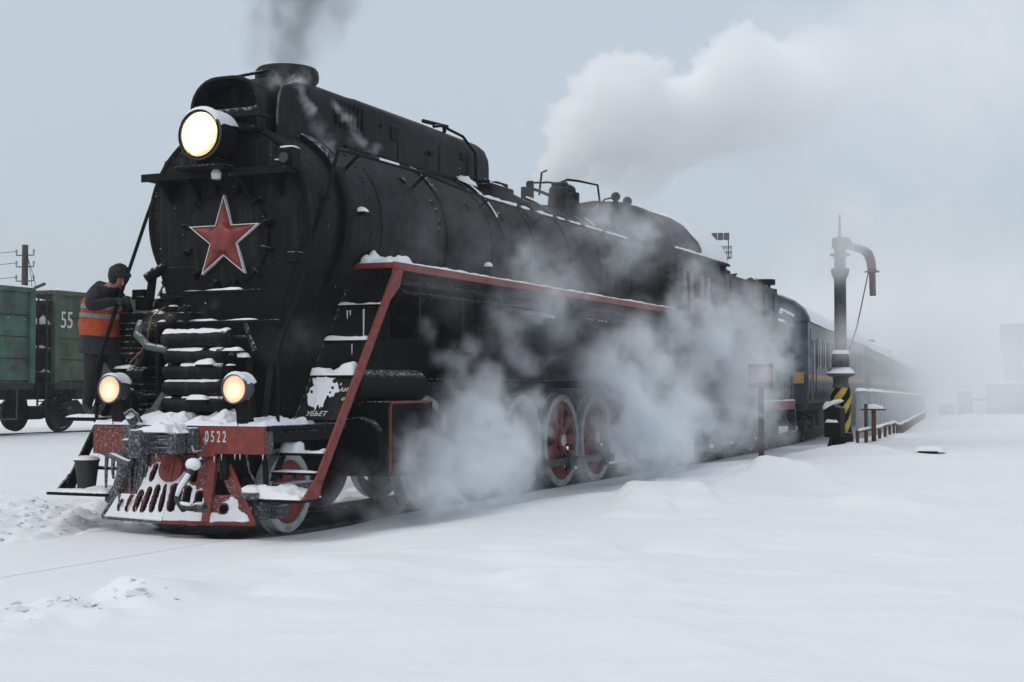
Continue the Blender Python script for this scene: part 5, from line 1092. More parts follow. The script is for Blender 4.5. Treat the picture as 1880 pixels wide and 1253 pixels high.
hdir = V(-math.sin(.117), math.cos(.117), 0); hn = V(math.cos(.117), math.sin(.117), 0)
def along(y, off): x, h, z = track(y); return V(x + off * math.cos(h), y + off * math.sin(h), 0)
rl = thing('low_rail_fence', 'low pipe rail on short posts running away through the deep snow', 'fence', along(20, 3.55))
o0 = along(20, 3.55); pts = []
for k in range(34):
    p = along(20 + 1.45 * k, 3.55 - .0 * k); g = ground(p.x, p.y); z = g + .30 + .02 * math.sin(k * 2.1); pts.append(p - o0 + V(0, 0, z))
    MB().box(-.035, .035, -.035, .035, -.4, .29, Matrix.Translation(p - o0 + V(0, 0, g))).build('post', RUST, rl)
MB().tube(pts, .04, 8).build('rail_pipe', RUST, rl); m = MB(); 
for a, b_ in zip(pts, pts[1:]): snow_on_tube(m, a, b_, .04, .035, 75, 5, a.y, -2, 5)
m.build('snow_cover', SNOW, rl, smooth=180)
wlT = thing('concrete_wall', 'long grey concrete panel wall with a snow cap beside the carriages', 'wall', along(26.5, 2.75))
o0 = along(26.5, 2.75)
for k in range(30):
    p = along(26.5 + 2.6 * k, 2.75); q = along(26.5 + 2.6 * (k + 1), 2.75); g = ground(p.x, p.y); zt_ = 1.52 - .0062 * 2.6 * k
    Mw = frame(p - o0, (q - p), (0, 0, 1)); pn = MB().box(0.01, 2.57, g - .3, zt_, -.05, .05, Mw).build('panel', CONC, wlT, bevel=.01)
    MB().box(.15, 2.42, g + .2, zt_ - .12, .05, .062, Mw).build('panel_face', CONC, pn)
    m = MB(); snow_patch(m, frame(p - o0 + V(0, 0, zt_), (q - p), V(hn) * -1), 0, 2.58, -.09, .09, .075, nu=16, nv=4, seed=k, amp=.4, edge=.09); m.build('snow_cover', SNOW, pn, smooth=180)

# dark hole in the snow, its shade added as a black block
hl_ = thing('snow_hollow', 'dark hole in the open snow, filled by a black block', 'hollow', (5.7, 14.8, ground(5.7, 14.8)))
MB().prism([(-.20, .05), (.20, .07), (.06, -.12), (-.02, -.13)], -.04, .10).build('hollow_block', BLACKD, hl_); m = MB(); snow_flat(m, -.27, .28, -.07, .45, .05, .07, nu=14, nv=10, seed=2); m.build('snow_cover', SNOW, hl_, smooth=180)
# fine twigs and clods
cl = MB(); rnd = random.Random(21)
for k in range(60):
    a = rnd.gauss(0, .42); b_ = rnd.gauss(0, .16); x = 2.72 + a * .75 + b_ * .2; y = -5.75 + a * .62 - b_; z = ground(x, y); s_ = abs(rnd.gauss(.0, .022)) + .008
    vs = [V(x, y, z) + V(rnd.gauss(0, 1), rnd.gauss(0, 1), abs(rnd.gauss(0, .6))).normalized() * s_ for _ in range(7)]
    cl.add(vs, [(0, 1, 2), (0, 2, 3), (0, 3, 4), (0, 4, 1), (6, 2, 1), (6, 3, 2), (6, 4, 3), (6, 1, 4)])
for k in range(1500):
    x = rnd.uniform(-5.5, -1.15); y = rnd.uniform(-4.6, 2.0); z = ground(x, y); s_ = abs(rnd.gauss(0, .017)) + .006
    vs = [V(x, y, z) + V(rnd.gauss(0, 1), rnd.gauss(0, 1), abs(rnd.gauss(0, .6))).normalized() * s_ for _ in range(7)]
    cl.add(vs, [(0, 1, 2), (0, 2, 3), (0, 3, 4), (0, 4, 1), (6, 2, 1), (6, 3, 2), (6, 4, 3), (6, 1, 4)])
tag(cl.build('snow_clods', SNOWC, smooth=60), 'loose broken snow clods thrown up beside the track', 'snow clods', kind='stuff')

# ------------------------------------------------------------------ things far off on the right
def gp(x, y, dz=0): return (x, y, ground(x, y) + dz)
pb = thing('concrete_pillar', 'square grey pillar block capped with snow far down the yard', 'pillar', gp(-1.05, 80.5, -.1)); MB().box(-.36, .36, -.36, .36, 0, 1.55).build('pillar_block', CONC, pb, bevel=.03); m = MB(); snow_flat(m, -.4, .4, -.4, .4, 1.55, .13, seed=2); m.build('snow_cover', SNOW, pb, smooth=180); MB().box(-.30, .42, .6, 1.0, 0, 1.9).build('pillar_block', CONC, pb); m = MB(); snow_flat(m, -.34, .46, .58, 1.02, 1.9, .1, seed=3); m.build('snow_cover', SNOW, pb)
lb = thing('low_concrete_box', 'low grey box with drifted snow left of the square pillar', 'concrete box', gp(-1.9, 79.6, -.1)); MB().box(-.5, .42, -.3, .3, 0, .72).build('box_body', CONC, lb, bevel=.02); m = MB(); snow_patch(m, frame((-.55, -.34, .72), (1, 0, .12), (0, 1, 0)), 0, 1.0, 0, .68, .16, seed=5); m.build('snow_cover', SNOW, lb, smooth=180)
bw = thing('concrete_shelter', 'long pale concrete shelter wall with snow along its top at the right edge', 'shelter', gp(4.5, 82, -.1)); MB().box(-4.4, 4.5, -.0, 3.0, -.5, 1.95).build('wall', CONC, bw, bevel=.12, seg=3); m = MB(); snow_flat(m, -4.4, 4.5, -.05, 3.0, 1.93, .13, nu=40, nv=8, seed=6, edge=.3); m.build('snow_cover', SNOW, bw, smooth=180)
sf = thing('slatted_barrier', 'short white slatted barrier between the pillar and the pale shelter', 'barrier', gp(-.28, 81.2, -.1)); 
for k in range(4): MB().box(-.36 + .2 * k, -.22 + .2 * k, -.03, .03, .1, .85).build('slat', WHITE, sf)
MB().box(-.42, .46, -.05, .05, .9, 1.08).build('top_bar', CBLUE, sf); m = MB(); snow_flat(m, -.42, .46, -.06, .06, 1.08, .05, nu=12, nv=4); m.build('snow_cover', SNOW, sf)
hs_ = thing('station_building', 'dark roofed station building fading in steam at the right edge', 'building', gp(3.2, 93.5, -.2), R(6))
MB().box(-2.9, 9, 0, 8, -.4, 4.5).build('wall', CONC, hs_); rf = MB().prism([(-.6, 4.5), (8.6, 4.5), (4.0, 6.6)], -3.1, 9.2, 'yz').build('roof', BRICK, hs_); MB().box(-3.15, 9.25, -.66, -.58, 4.40, 4.54).build('eave', BRICK, rf); m = MB(); snow_flat(m, -3.1, 9.2, -.7, -.5, 4.54, .06, nu=40, nv=4, edge=.08); m.build('snow_cover', SNOW, rf)
for k in range(4):
    w = MB().box(-2.2 + 2.6 * k, -1.0 + 2.6 * k, -.03, .0, 1.6, 3.2).build('window', CGLASS, hs_); MB().box(-2.25 + 2.6 * k, -.95 + 2.6 * k, -.06, -.02, 1.5, 1.6).build('sill', CONC, w)
nb_ = MB().box(-1.75, -.55, -.12, -.04, 3.55, 4.3).build('notice_board', WHITE, hs_); MB().box(-1.3, -1.0, -.13, -.121, 3.65, 4.2).build('notice_mark', SIGNR, nb_)
tb_ = thing('apartment_block', 'tall grey block barely visible above the station roof', 'building', gp(7.5, 165, -1)); MB().box(-4.6, 14, 0, 12, 0, 15.6).build('wall', CONC, tb_); MB().box(-4.8, 14.2, -.2, 12.2, 15.6, 16.0).build('roof', CONC, tb_)
for k in range(15):
    i, j = k % 3, k // 3; MB().box(-3.8 + 2.4 * i, -2.5 + 2.4 * i, -.06, -.005, 2 + 2.7 * j, 3.4 + 2.7 * j).build('window', CGLASS, tb_)
# yard lamp posts
def lamp_post(x, y, h, arm=.6):
    t = thing('lamp_post', '', 'lamp post', gp(x, y, -.1), 0, 'thin yard poles beyond the end of the train'); MB().cyl((0, 0, 0), (0, 0, h), .09, .06, seg=8).build('mast', CRANEG, t); MB().tube([(0, 0, h), (arm * .4, 0, h + .12), (arm, 0, h + .1)], .03, 6).build('arm', CRANEG, t); MB().box(arm - .1, arm + .25, -.08, .08, h + .04, h + .14).build('lamp_head', CRANEG, t); return t
for x, y, h, lab in ((-5.6, 118, 6.5, 'thin yard pole nearest the tail of the train'), (-4.6, 122, 5.6, 'second thin yard pole just right of the train tail'), (-3.2, 112, 4.3, 'short yard pole behind the square pillar'), (-2.3, 128, 6.2, 'thin yard pole behind the white slatted barrier'), (-1.4, 121, 5.8, 'yard pole left of the small snowy kiosk'), (-8.2, 150, 8.5, 'tall thin pole above the roof of the last carriage')):
    lamp_post(x, y, h)['label'] = lab
kk = thing('kiosk', 'tiny kiosk with a snowy pitched roof before the station', 'kiosk', gp(-.2, 108, -.1)); MB().box(-.45, .45, -.4, .4, 0, 3.1).build('wall', CONC, kk); k2 = MB().prism([(-.75, 3.1), (.75, 3.1), (.2, 3.75)], -.6, .6).build('roof', BRICK, kk); m = MB(); m.prism([(-.78, 3.14), (.78, 3.14), (.2, 3.84)], -.62, .62); m.build('snow_cover', SNOW, k2)
def bare_tree(x, y, h, seed, lab):
    t = thing('bare_tree', lab, 'tree', gp(x, y, -.2), 0, 'leafless trees at the end of the yard'); rnd = random.Random(seed)
    tr = MB(); cr = MB()
    tr.tube([(0, 0, 0), (.05, 0, h * .35), (-.03, .05, h * .6), (.0, 0, h)], [.16, .12, .08, .02], 7)
    def branch(p, d, l, r_, n):
        q = p + d * l; mid = p + d * l * .5 + V(rnd.gauss(0, .05), rnd.gauss(0, .05), .04) * l; cr.tube([p, mid, q], [r_, r_ * .75, r_ * .45], 4)
        if n:
            for _ in range(3): branch(p + d * l * rnd.uniform(.45, 1), (d + V(rnd.gauss(0, .5), rnd.gauss(0, .5), rnd.gauss(.15, .3))).normalized(), l * .6, r_ * .5, n - 1)
    for k in range(11):
        a = k * 2.4; branch(V(0, 0, h * (.3 + .06 * k)), V(math.cos(a), math.sin(a), .7).normalized(), h * (.34 - .018 * k), .05, 2)
    tr.build('trunk', WOOD, t); cr.build('crown', WOOD, t)
for a in ((-3.0, 138, 6.5, 1, 'bare tree right behind the tall yard poles'), (.8, 134, 7.5, 2, 'bare tree rising behind the little kiosk'), (-6.5, 150, 6, 3, 'bare tree behind the tail of the train')): bare_tree(*a)
# floodlight mast behind the train
fm = thing('floodlight_mast', 'lattice floodlight mast with a railed platform beyond the cab roof', 'floodlight mast', (-15.0, 74.0, .2), R(20))
m = MB()
for sx in (-.35, .35):
    for sy in (-.35, .35): m.cyl((sx, sy, 0), (sx * .7, sy * .7, 9.6), .05, seg=6)
for k in range(12):
    z = .8 * k; 
    for (a, b_) in (((-.35, -.35), (.35, -.35)), ((.35, -.35), (.35, .35)), ((.35, .35), (-.35, .35)), ((-.35, .35), (-.35, -.35))): m.tube([(a[0], a[1], z), (b_[0] * .95, b_[1] * .95, z + .8)], .025, 4)
m.build('mast', CRANEG, fm)
m = MB().box(-.65, .65, -.5, .5, 9.62, 9.68)
for z in (10.0, 10.35): 
    for a in ((-.65, -.5, .65, -.5), (-.65, .5, .65, .5), (-.65, -.5, -.65, .5), (.65, -.5, .65, .5)): m.tube([(a[0], a[1], z), (a[2], a[3], z)], .028, 5)
for k in range(7):
    for y in (-.5, .5): m.cyl((-.65 + 1.3 * k / 6, y, 9.65), (-.65 + 1.3 * k / 6, y, 10.35), .018, seg=5)
m.build('platform', CRANEG, fm)
m = MB()
for x in (-.5, .5): m.cyl((x, 0, 9.65), (x, 0, 11.2), .035, seg=6)
m.build('lamp_frame', CRANEG, fm); 
for k in range(3): MB().box(-.55 + .38 * k, -.21 + .38 * k, -.12, .12, 10.8, 11.25).build('floodlight', CRANEG, fm, bevel=.02)

# ------------------------------------------------------------------ the bucket on the far step
bk_ = thing('bucket', 'black bucket with a snowy lid standing on the far ladder step', 'bucket', (-1.46, -.60, .46))
MB().lathe([(0, 0), (.10, 0), (.135, .30), (.145, .31), (.145, .325), (.13, .325), (.12, .28), (0, .27)], (0, 0, 0), 'z', 28).build('pail', RUBBER, bk_)
MB().tube([(-.145, 0, .29), (-.17, -.02, .2), (-.2, -.05, .12), (-.19, -.1, .06)], .008, 6).build('bail', BLACKD, bk_); m = MB(); m.lathe([(.15, .325), (.13, .35), (.07, .37), (0, .36)], (0, 0, 0), 'z', 24); m.build('snow_cover', SNOW, bk_, smooth=180)

# ------------------------------------------------------------------ the railwayman
def skin_mesh(name, joints, edges, subd=2):
    """one continuous surface grown round a skeleton; joints: name -> (co, radius x, radius y)"""
    names = list(joints); me = bpy.data.meshes.new(name); me.from_pydata([joints[n][0] for n in names], [(names.index(a), names.index(b)) for a, b in edges], [])
    o = bpy.data.objects.new(name, me); COL.objects.link(o)
    md = o.modifiers.new('skin', 'SKIN'); md.use_smooth_shade = True; sv = me.skin_vertices[0].data
    for i, n in enumerate(names): sv[i].radius = joints[n][1:3]; sv[i].use_root = (i == 0)
    sd = o.modifiers.new('sub', 'SUBSURF'); sd.levels = sd.render_levels = subd
    bpy.context.view_layer.update(); dg = bpy.context.evaluated_depsgraph_get(); res = bpy.data.meshes.new_from_object(o.evaluated_get(dg)); bpy.data.objects.remove(o)
    return res
PO = V(-1.52, -.40, 1.27)
person = thing('person', 'person in an orange vest and dark hood climbing beside the smokebox, gripping the handrail', 'person', PO)
person.rotation_euler = (0, R(5), 0)
J = {'hip': (V(-.02, .02, .88), .165, .15), 'waist': (V(-.04, .01, 1.08), .19, .175), 'chest': (V(.0, -.01, 1.32), .21, .19), 'collar': (V(.07, -.02, 1.47), .11, .10), 'neck': (V(.115, -.02, 1.50), .07, .07), 'head0': (V(.17, -.025, 1.54), .085, .085), 'head1': (V(.215, -.03, 1.63), .095, .098), 'crown': (V(.215, -.03, 1.70), .06, .06),
     'sr': (V(.02, -.19, 1.40), .115, .11), 'er': (V(.09, -.33, 1.26), .09, .085), 'wr': (V(.235, -.15, 1.335), .058, .052), 'hr': (V(.262, -.085, 1.345), .038, .036),
     'sl': (V(.08, .16, 1.40), .095, .095), 'el': (V(.19, .22, 1.20), .075, .07), 'wl': (V(.275, .05, 1.36), .048, .045), 'hl': (V(.285, .005, 1.375), .038, .036),
     'tr': (V(-.02, -.08, .80), .14, .135), 'kr': (V(.03, -.13, .44), .10, .10), 'ar': (V(-.02, -.13, .12), .062, .06), 'fr': (V(.03, -.14, .05), .05, .045), 'toer': (V(.13, -.16, .04), .045, .035),
     'tl': (V(.05, .09, .80), .14, .13), 'kl': (V(.24, .10, .52), .105, .10), 'al': (V(.24, .12, .26), .062, .06), 'fl': (V(.29, .12, .19), .05, .045), 'toel': (V(.39, .12, .18), .045, .035)}
E_ = [('hip', 'waist'), ('waist', 'chest'), ('chest', 'collar'), ('collar', 'neck'), ('neck', 'head0'), ('head0', 'head1'), ('head1', 'crown'), ('chest', 'sr'), ('sr', 'er'), ('er', 'wr'), ('wr', 'hr'), ('chest', 'sl'), ('sl', 'el'), ('el', 'wl'), ('wl', 'hl'), ('hip', 'tr'), ('tr', 'kr'), ('kr', 'ar'), ('ar', 'fr'), ('fr', 'toer'), ('hip', 'tl'), ('tl', 'kl'), ('kl', 'al'), ('al', 'fl'), ('fl', 'toel')]
bm_ = skin_mesh('body', J, E_)
for mm in (CLOTH, TROUS, SKIN, BOOT, GLOVE): bm_.materials.append(mm)
for p in bm_.polygons:
    c = p.center; p.material_index = 0; p.use_smooth = True
    if c.z > 1.50 and c.x < .45 and abs(c.y) < .14 and c.x > .08: p.material_index = 2
    elif c.z < .80: p.material_index = 1
    if c.z < .14 or (c.x > .18 and c.z < .29 and c.y > .03): p.material_index = 3
    if (c - J['hr'][0]).length < .06 or (c - J['hl'][0]).length < .06: p.material_index = 4
bo = bpy.data.objects.new('body', bm_); COL.objects.link(bo); bo.parent = person
# face: nose, brows, eyes, mouth, chin; turned towards the handrail
Mf = Matrix.Translation((.215, -.03, 1.605)) @ Matrix.Rotation(R(-24), 4, 'Z') @ Matrix.Rotation(R(22), 4, 'Y')
f = MB().sphere(Mf @ V(.108, 0, -.012), .018, 10, 8, (1, .8, 1.3)); f.tube([Mf @ V(.092, 0, .035), Mf @ V(.112, 0, -.01)], [.010, .015]); f.build('nose', SKIN, person, smooth=180)
for s_ in (1, -1):
    MB().sphere(Mf @ V(.088, s_ * .034, .022), .009, 10, 8).build('eye', BOOT, person); MB().sphere(Mf @ V(.0935, s_ * .034, .024), .004, 8, 6).build('iris', WHITE, person)
    MB().tube([Mf @ V(.093, s_ * .015, .047), Mf @ V(.096, s_ * .036, .052), Mf @ V(.083, s_ * .058, .044)], .006, 6).build('eyebrow', BOOT, person)
MB().tube([Mf @ V(.09, -.026, -.048), Mf @ V(.098, 0, -.045), Mf @ V(.09, .026, -.048)], .007, 6).build('mouth', SIGNR, person)
# hood and cap
hd_ = MB(); vs = []; nr, ns = 12, 28
for i in range(nr + 1):
    t_ = math.pi * (.0 + .80 * i / nr)
    for k in range(ns):
        a = 2 * math.pi * k / ns; rr = .124 + .010 * fbm(math.cos(a) * 2, math.sin(a) * 2, t_ * 2); q = V(math.sin(t_) * math.cos(a), math.sin(t_) * math.sin(a), math.cos(t_)); p = V(q.x * rr * 1.02 - .022, q.y * rr, q.z * rr * 1.12 + .03)
        if p.x > .05 and p.z < .07: p = V(min(p.x, .056 - .02 * (p.z < -.05)), math.copysign(max(abs(p.y), .070), p.y), p.z)
        vs.append(Mf @ p)
hd_.add(vs, [(i * ns + k, i * ns + (k + 1) % ns, (i + 1) * ns + (k + 1) % ns, (i + 1) * ns + k) for i in range(nr) for k in range(ns)])
hd_.build('hood', HOODM, person, smooth=180)
m = MB(); m.add([Mf @ V(.075 + .06 * math.cos(a) * (1 if j else .4), .082 * math.sin(a), .095 - .03 * j) for j in range(2) for a in [R(-90 + 18 * k) for k in range(11)]], [(k, k + 1, 12 + k, 11 + k) for k in range(10)]); mo = m.build('cap_peak', HOODM, person, smooth=180); sdm = mo.modifiers.new('s', 'SOLIDIFY'); sdm.thickness = .012
MB().tube([V(-.02, -.17, 1.44), V(-.07, -.02, 1.49), V(-.02, .14, 1.46), V(.1, .15, 1.42)], [.055, .075, .075, .05], 10).build('hood_roll', HOODM, person, smooth=180)
# jacket skirt below the vest, the vest itself with its two tapes
def shell(z0, z1, grow, name, mt, par=person, n=30, lumpy=.012, rows=9):
    keys = [(.70, V(-.01, .0, 0), .235, .22), (.88, V(-.03, .01, 0), .228, .215), (1.08, V(-.04, .0, 0), .222, .21), (1.32, V(.0, -.01, 0), .228, .22), (1.44, V(.05, -.02, 0), .17, .19)]
    vs = []
    for i in range(rows + 1):
        z = z0 + (z1 - z0) * i / rows; j = min(len(keys) - 2, max(0, sum(1 for q in keys if q[0] <= z) - 1)); a, b_ = keys[j], keys[j + 1]; t_ = min(1, max(0, (z - a[0]) / (b_[0] - a[0]))); c = a[1].lerp(b_[1], t_); rx = a[2] + (b_[2] - a[2]) * t_ + grow; ry = a[3] + (b_[3] - a[3]) * t_ + grow
        for k in range(n):
            q = 2 * math.pi * k / n; w = 1 + lumpy * 6 * fbm(math.cos(q) * 1.5, math.sin(q) * 1.5, z * 5); vs.append((c.x + rx * math.cos(q) * w, c.y + ry * math.sin(q) * w, z))
    mb = MB().add(vs, [(i * n + k, i * n + (k + 1) % n, (i + 1) * n + (k + 1) % n, (i + 1) * n + k) for i in range(rows) for k in range(n)])
    return mb.build(name, mt, par, smooth=180)
shell(.72, 1.02, .0, 'jacket_skirt', CLOTH); vest = shell(.93, 1.36, .014, 'vest', ORANGE); shell(1.135, 1.185, .020, 'reflective_tape', SILVER, vest, rows=2); shell(1.235, 1.285, .020, 'reflective_tape', SILVER, vest, rows=2)
# fingers closed round the rail
for hn_, sx in (('hr', 1), ('hl', 1)):
    h = J[hn_][0]; pd = V(0, -.42, -1).normalized(); g = MB()
    dx = V(1, 0, 0); 
    for k in range(4):
        b0 = h + V(-.002, .01, .0) + pd * (-.03 + .021 * k); L3 = (.9, 1, .95, .8)[k]
        g.tube([b0, b0 + V(.03, -.028 * L3, .004), b0 + V(.052, -.012, 0), b0 + V(.048, .016 * L3, -.004), b0 + V(.026, .026 * L3, -.004)], [.0105, .0105, .010, .0095, .0075], 7)
    g.tube([h + V(-.01, .02, .02), h + V(.012, .04, .028), h + V(.04, .036, .018)], [.013, .012, .009], 7); g.sphere(h, .036, 12, 8, (.9, .8, 1.1)); g.build('glove', GLOVE, person, smooth=180)
# a hand-sized tuft of bright vest trim at the breast
sp = MB().box(-1.66, -1.14, -.72, -.02, 1.225, 1.268).build('side_step', BLACKD, loco, bevel=.006); m = MB(); snow_flat(m, -1.65, -1.2, -.74, -.6, 1.268, .03, seed=3, nu=16, nv=5); m.build('snow_cover', SNOW, sp, smooth=180)
MB().tube([(-1.4, -.3, 1.23), (-1.15, -.3, .95)], .03).build('step_bracket', BLACKD, sp); MB().box(-1.26, -1.0, -.36, -.18, 1.40, 1.445).build('tool_box', BLACKD, sp, bevel=.01); MB().box(-1.22, -1.02, -.34, -.2, 1.2, 1.4).build('tool_box', BLACKD, sp)
# ------------------------------------------------------------------ steam, smoke, drifting haze, falling snow
def vol_mat(name, col, density, aniso=.25):
    m = bpy.data.materials.new(name); m.use_nodes = True; N = m.node_tree.nodes; L = m.node_tree.links
    for n in list(N): N.remove(n)
    o = N.new('ShaderNodeOutputMaterial'); p = N.new('ShaderNodeVolumePrincipled'); p.inputs['Color'].default_value = (*col, 1); p.inputs['Density'].default_value = density; p.inputs['Anisotropy'].default_value = aniso
    L.new(p.outputs[0], o.inputs['Volume']); return m
def puffs(name, label, cat, pl, voxel, material, warp=.3, wscale=2.0, hard=.55, ero=.5, escale=3.0, rough=.6, lo=.36, hi=.66, gain=1.0, pad=1.15, stretch=(1, 1, 1), floor=None, cap=1.0):
    """a cloud: soft balls warped and eroded by noise, baked into a density grid by geometry nodes"""
    ng = bpy.data.node_groups.new(name, 'GeometryNodeTree'); ng.interface.new_socket('Geometry', in_out='OUTPUT', socket_type='NodeSocketGeometry')
    N, L = ng.nodes, ng.links
    def math_(op, a, c=None, clamp=False):
        n = N.new('ShaderNodeMath'); n.operation = op; n.use_clamp = clamp
        for s_, i in ((a, 0), (c, 1)):
            if s_ is None: continue
            if hasattr(s_, 'links'): L.new(s_, n.inputs[i])
            else: n.inputs[i].default_value = s_
        return n.outputs[0]
    def vmath(op, a, c):
        n = N.new('ShaderNodeVectorMath'); n.operation = op
        for s_, i in ((a, 0), (c, 1)):
            if hasattr(s_, 'links'): L.new(s_, n.inputs[i])
            else: n.inputs[i].default_value = s_
        return n
    pos = N.new('GeometryNodeInputPosition').outputs[0]
    def noise(sc, det, rough=.55, src=None):
        n = N.new('ShaderNodeTexNoise'); n.inputs['Scale'].default_value = sc; n.inputs['Detail'].default_value = det; n.inputs['Roughness'].default_value = rough; L.new(src or pos, n.inputs['Vector']); return n
    w = noise(wscale, 5.0, .58); c0 = vmath('SUBTRACT', w.outputs['Color'], (.5, .5, .5)).outputs[0]
    sc = N.new('ShaderNodeVectorMath'); sc.operation = 'SCALE'; L.new(c0, sc.inputs[0]); sc.inputs['Scale'].default_value = warp * 2
    wp = vmath('ADD', pos, sc.outputs[0]).outputs[0]
    tot = None
    for (x, y, z, r, d) in pl:
        dist = vmath('DISTANCE', wp, (x, y, z)).outputs['Value']
        mr = N.new('ShaderNodeMapRange'); mr.interpolation_type = 'SMOOTHSTEP'; L.new(dist, mr.inputs['Value']); mr.inputs['From Min'].default_value = r; mr.inputs['From Max'].default_value = r * hard; mr.inputs['To Min'].default_value = 0; mr.inputs['To Max'].default_value = d
        tot = mr.outputs[0] if tot is None else math_('ADD', tot, mr.outputs[0])
    tot = math_('MINIMUM', tot, cap)
    ev = vmath('MULTIPLY', wp, stretch).outputs[0]; en = noise(escale, 6.0, rough, ev).outputs['Fac']
    er = N.new('ShaderNodeMapRange'); er.interpolation_type = 'SMOOTHSTEP'; L.new(en, er.inputs['Value']); er.inputs['From Min'].default_value = lo; er.inputs['From Max'].default_value = hi; er.inputs['To Min'].default_value = 1 - ero; er.inputs['To Max'].default_value = 1 + ero * .4
    dens = math_('MULTIPLY', math_('MULTIPLY', tot, er.outputs[0]), gain)
    dens = math_('SUBTRACT', dens, .01); dens = math_('MAXIMUM', dens, 0.0)
    mn = [min(p[i] - p[3] * pad for p in pl) for i in range(3)]; mx = [max(p[i] + p[3] * pad for p in pl) for i in range(3)]
    if floor is not None: mn[2] = max(mn[2], floor)
    vc = N.new('GeometryNodeVolumeCube'); L.new(dens, vc.inputs['Density']); vc.inputs['Min'].default_value = mn; vc.inputs['Max'].default_value = mx
    for i, k in enumerate('XYZ'): vc.inputs['Resolution ' + k].default_value = max(4, int((mx[i] - mn[i]) / voxel))
    st = N.new('GeometryNodeSetMaterial'); L.new(vc.outputs[0], st.inputs['Geometry']); st.inputs['Material'].default_value = material
    go = N.new('NodeGroupOutput'); L.new(st.outputs[0], go.inputs[0])
    vd = bpy.data.volumes.new(name); o = bpy.data.objects.new(name, vd); COL.objects.link(o); vd.materials.append(material)
    md = o.modifiers.new('cloud', 'NODES'); md.node_group = ng
    return tag(o, label, cat, kind='stuff')
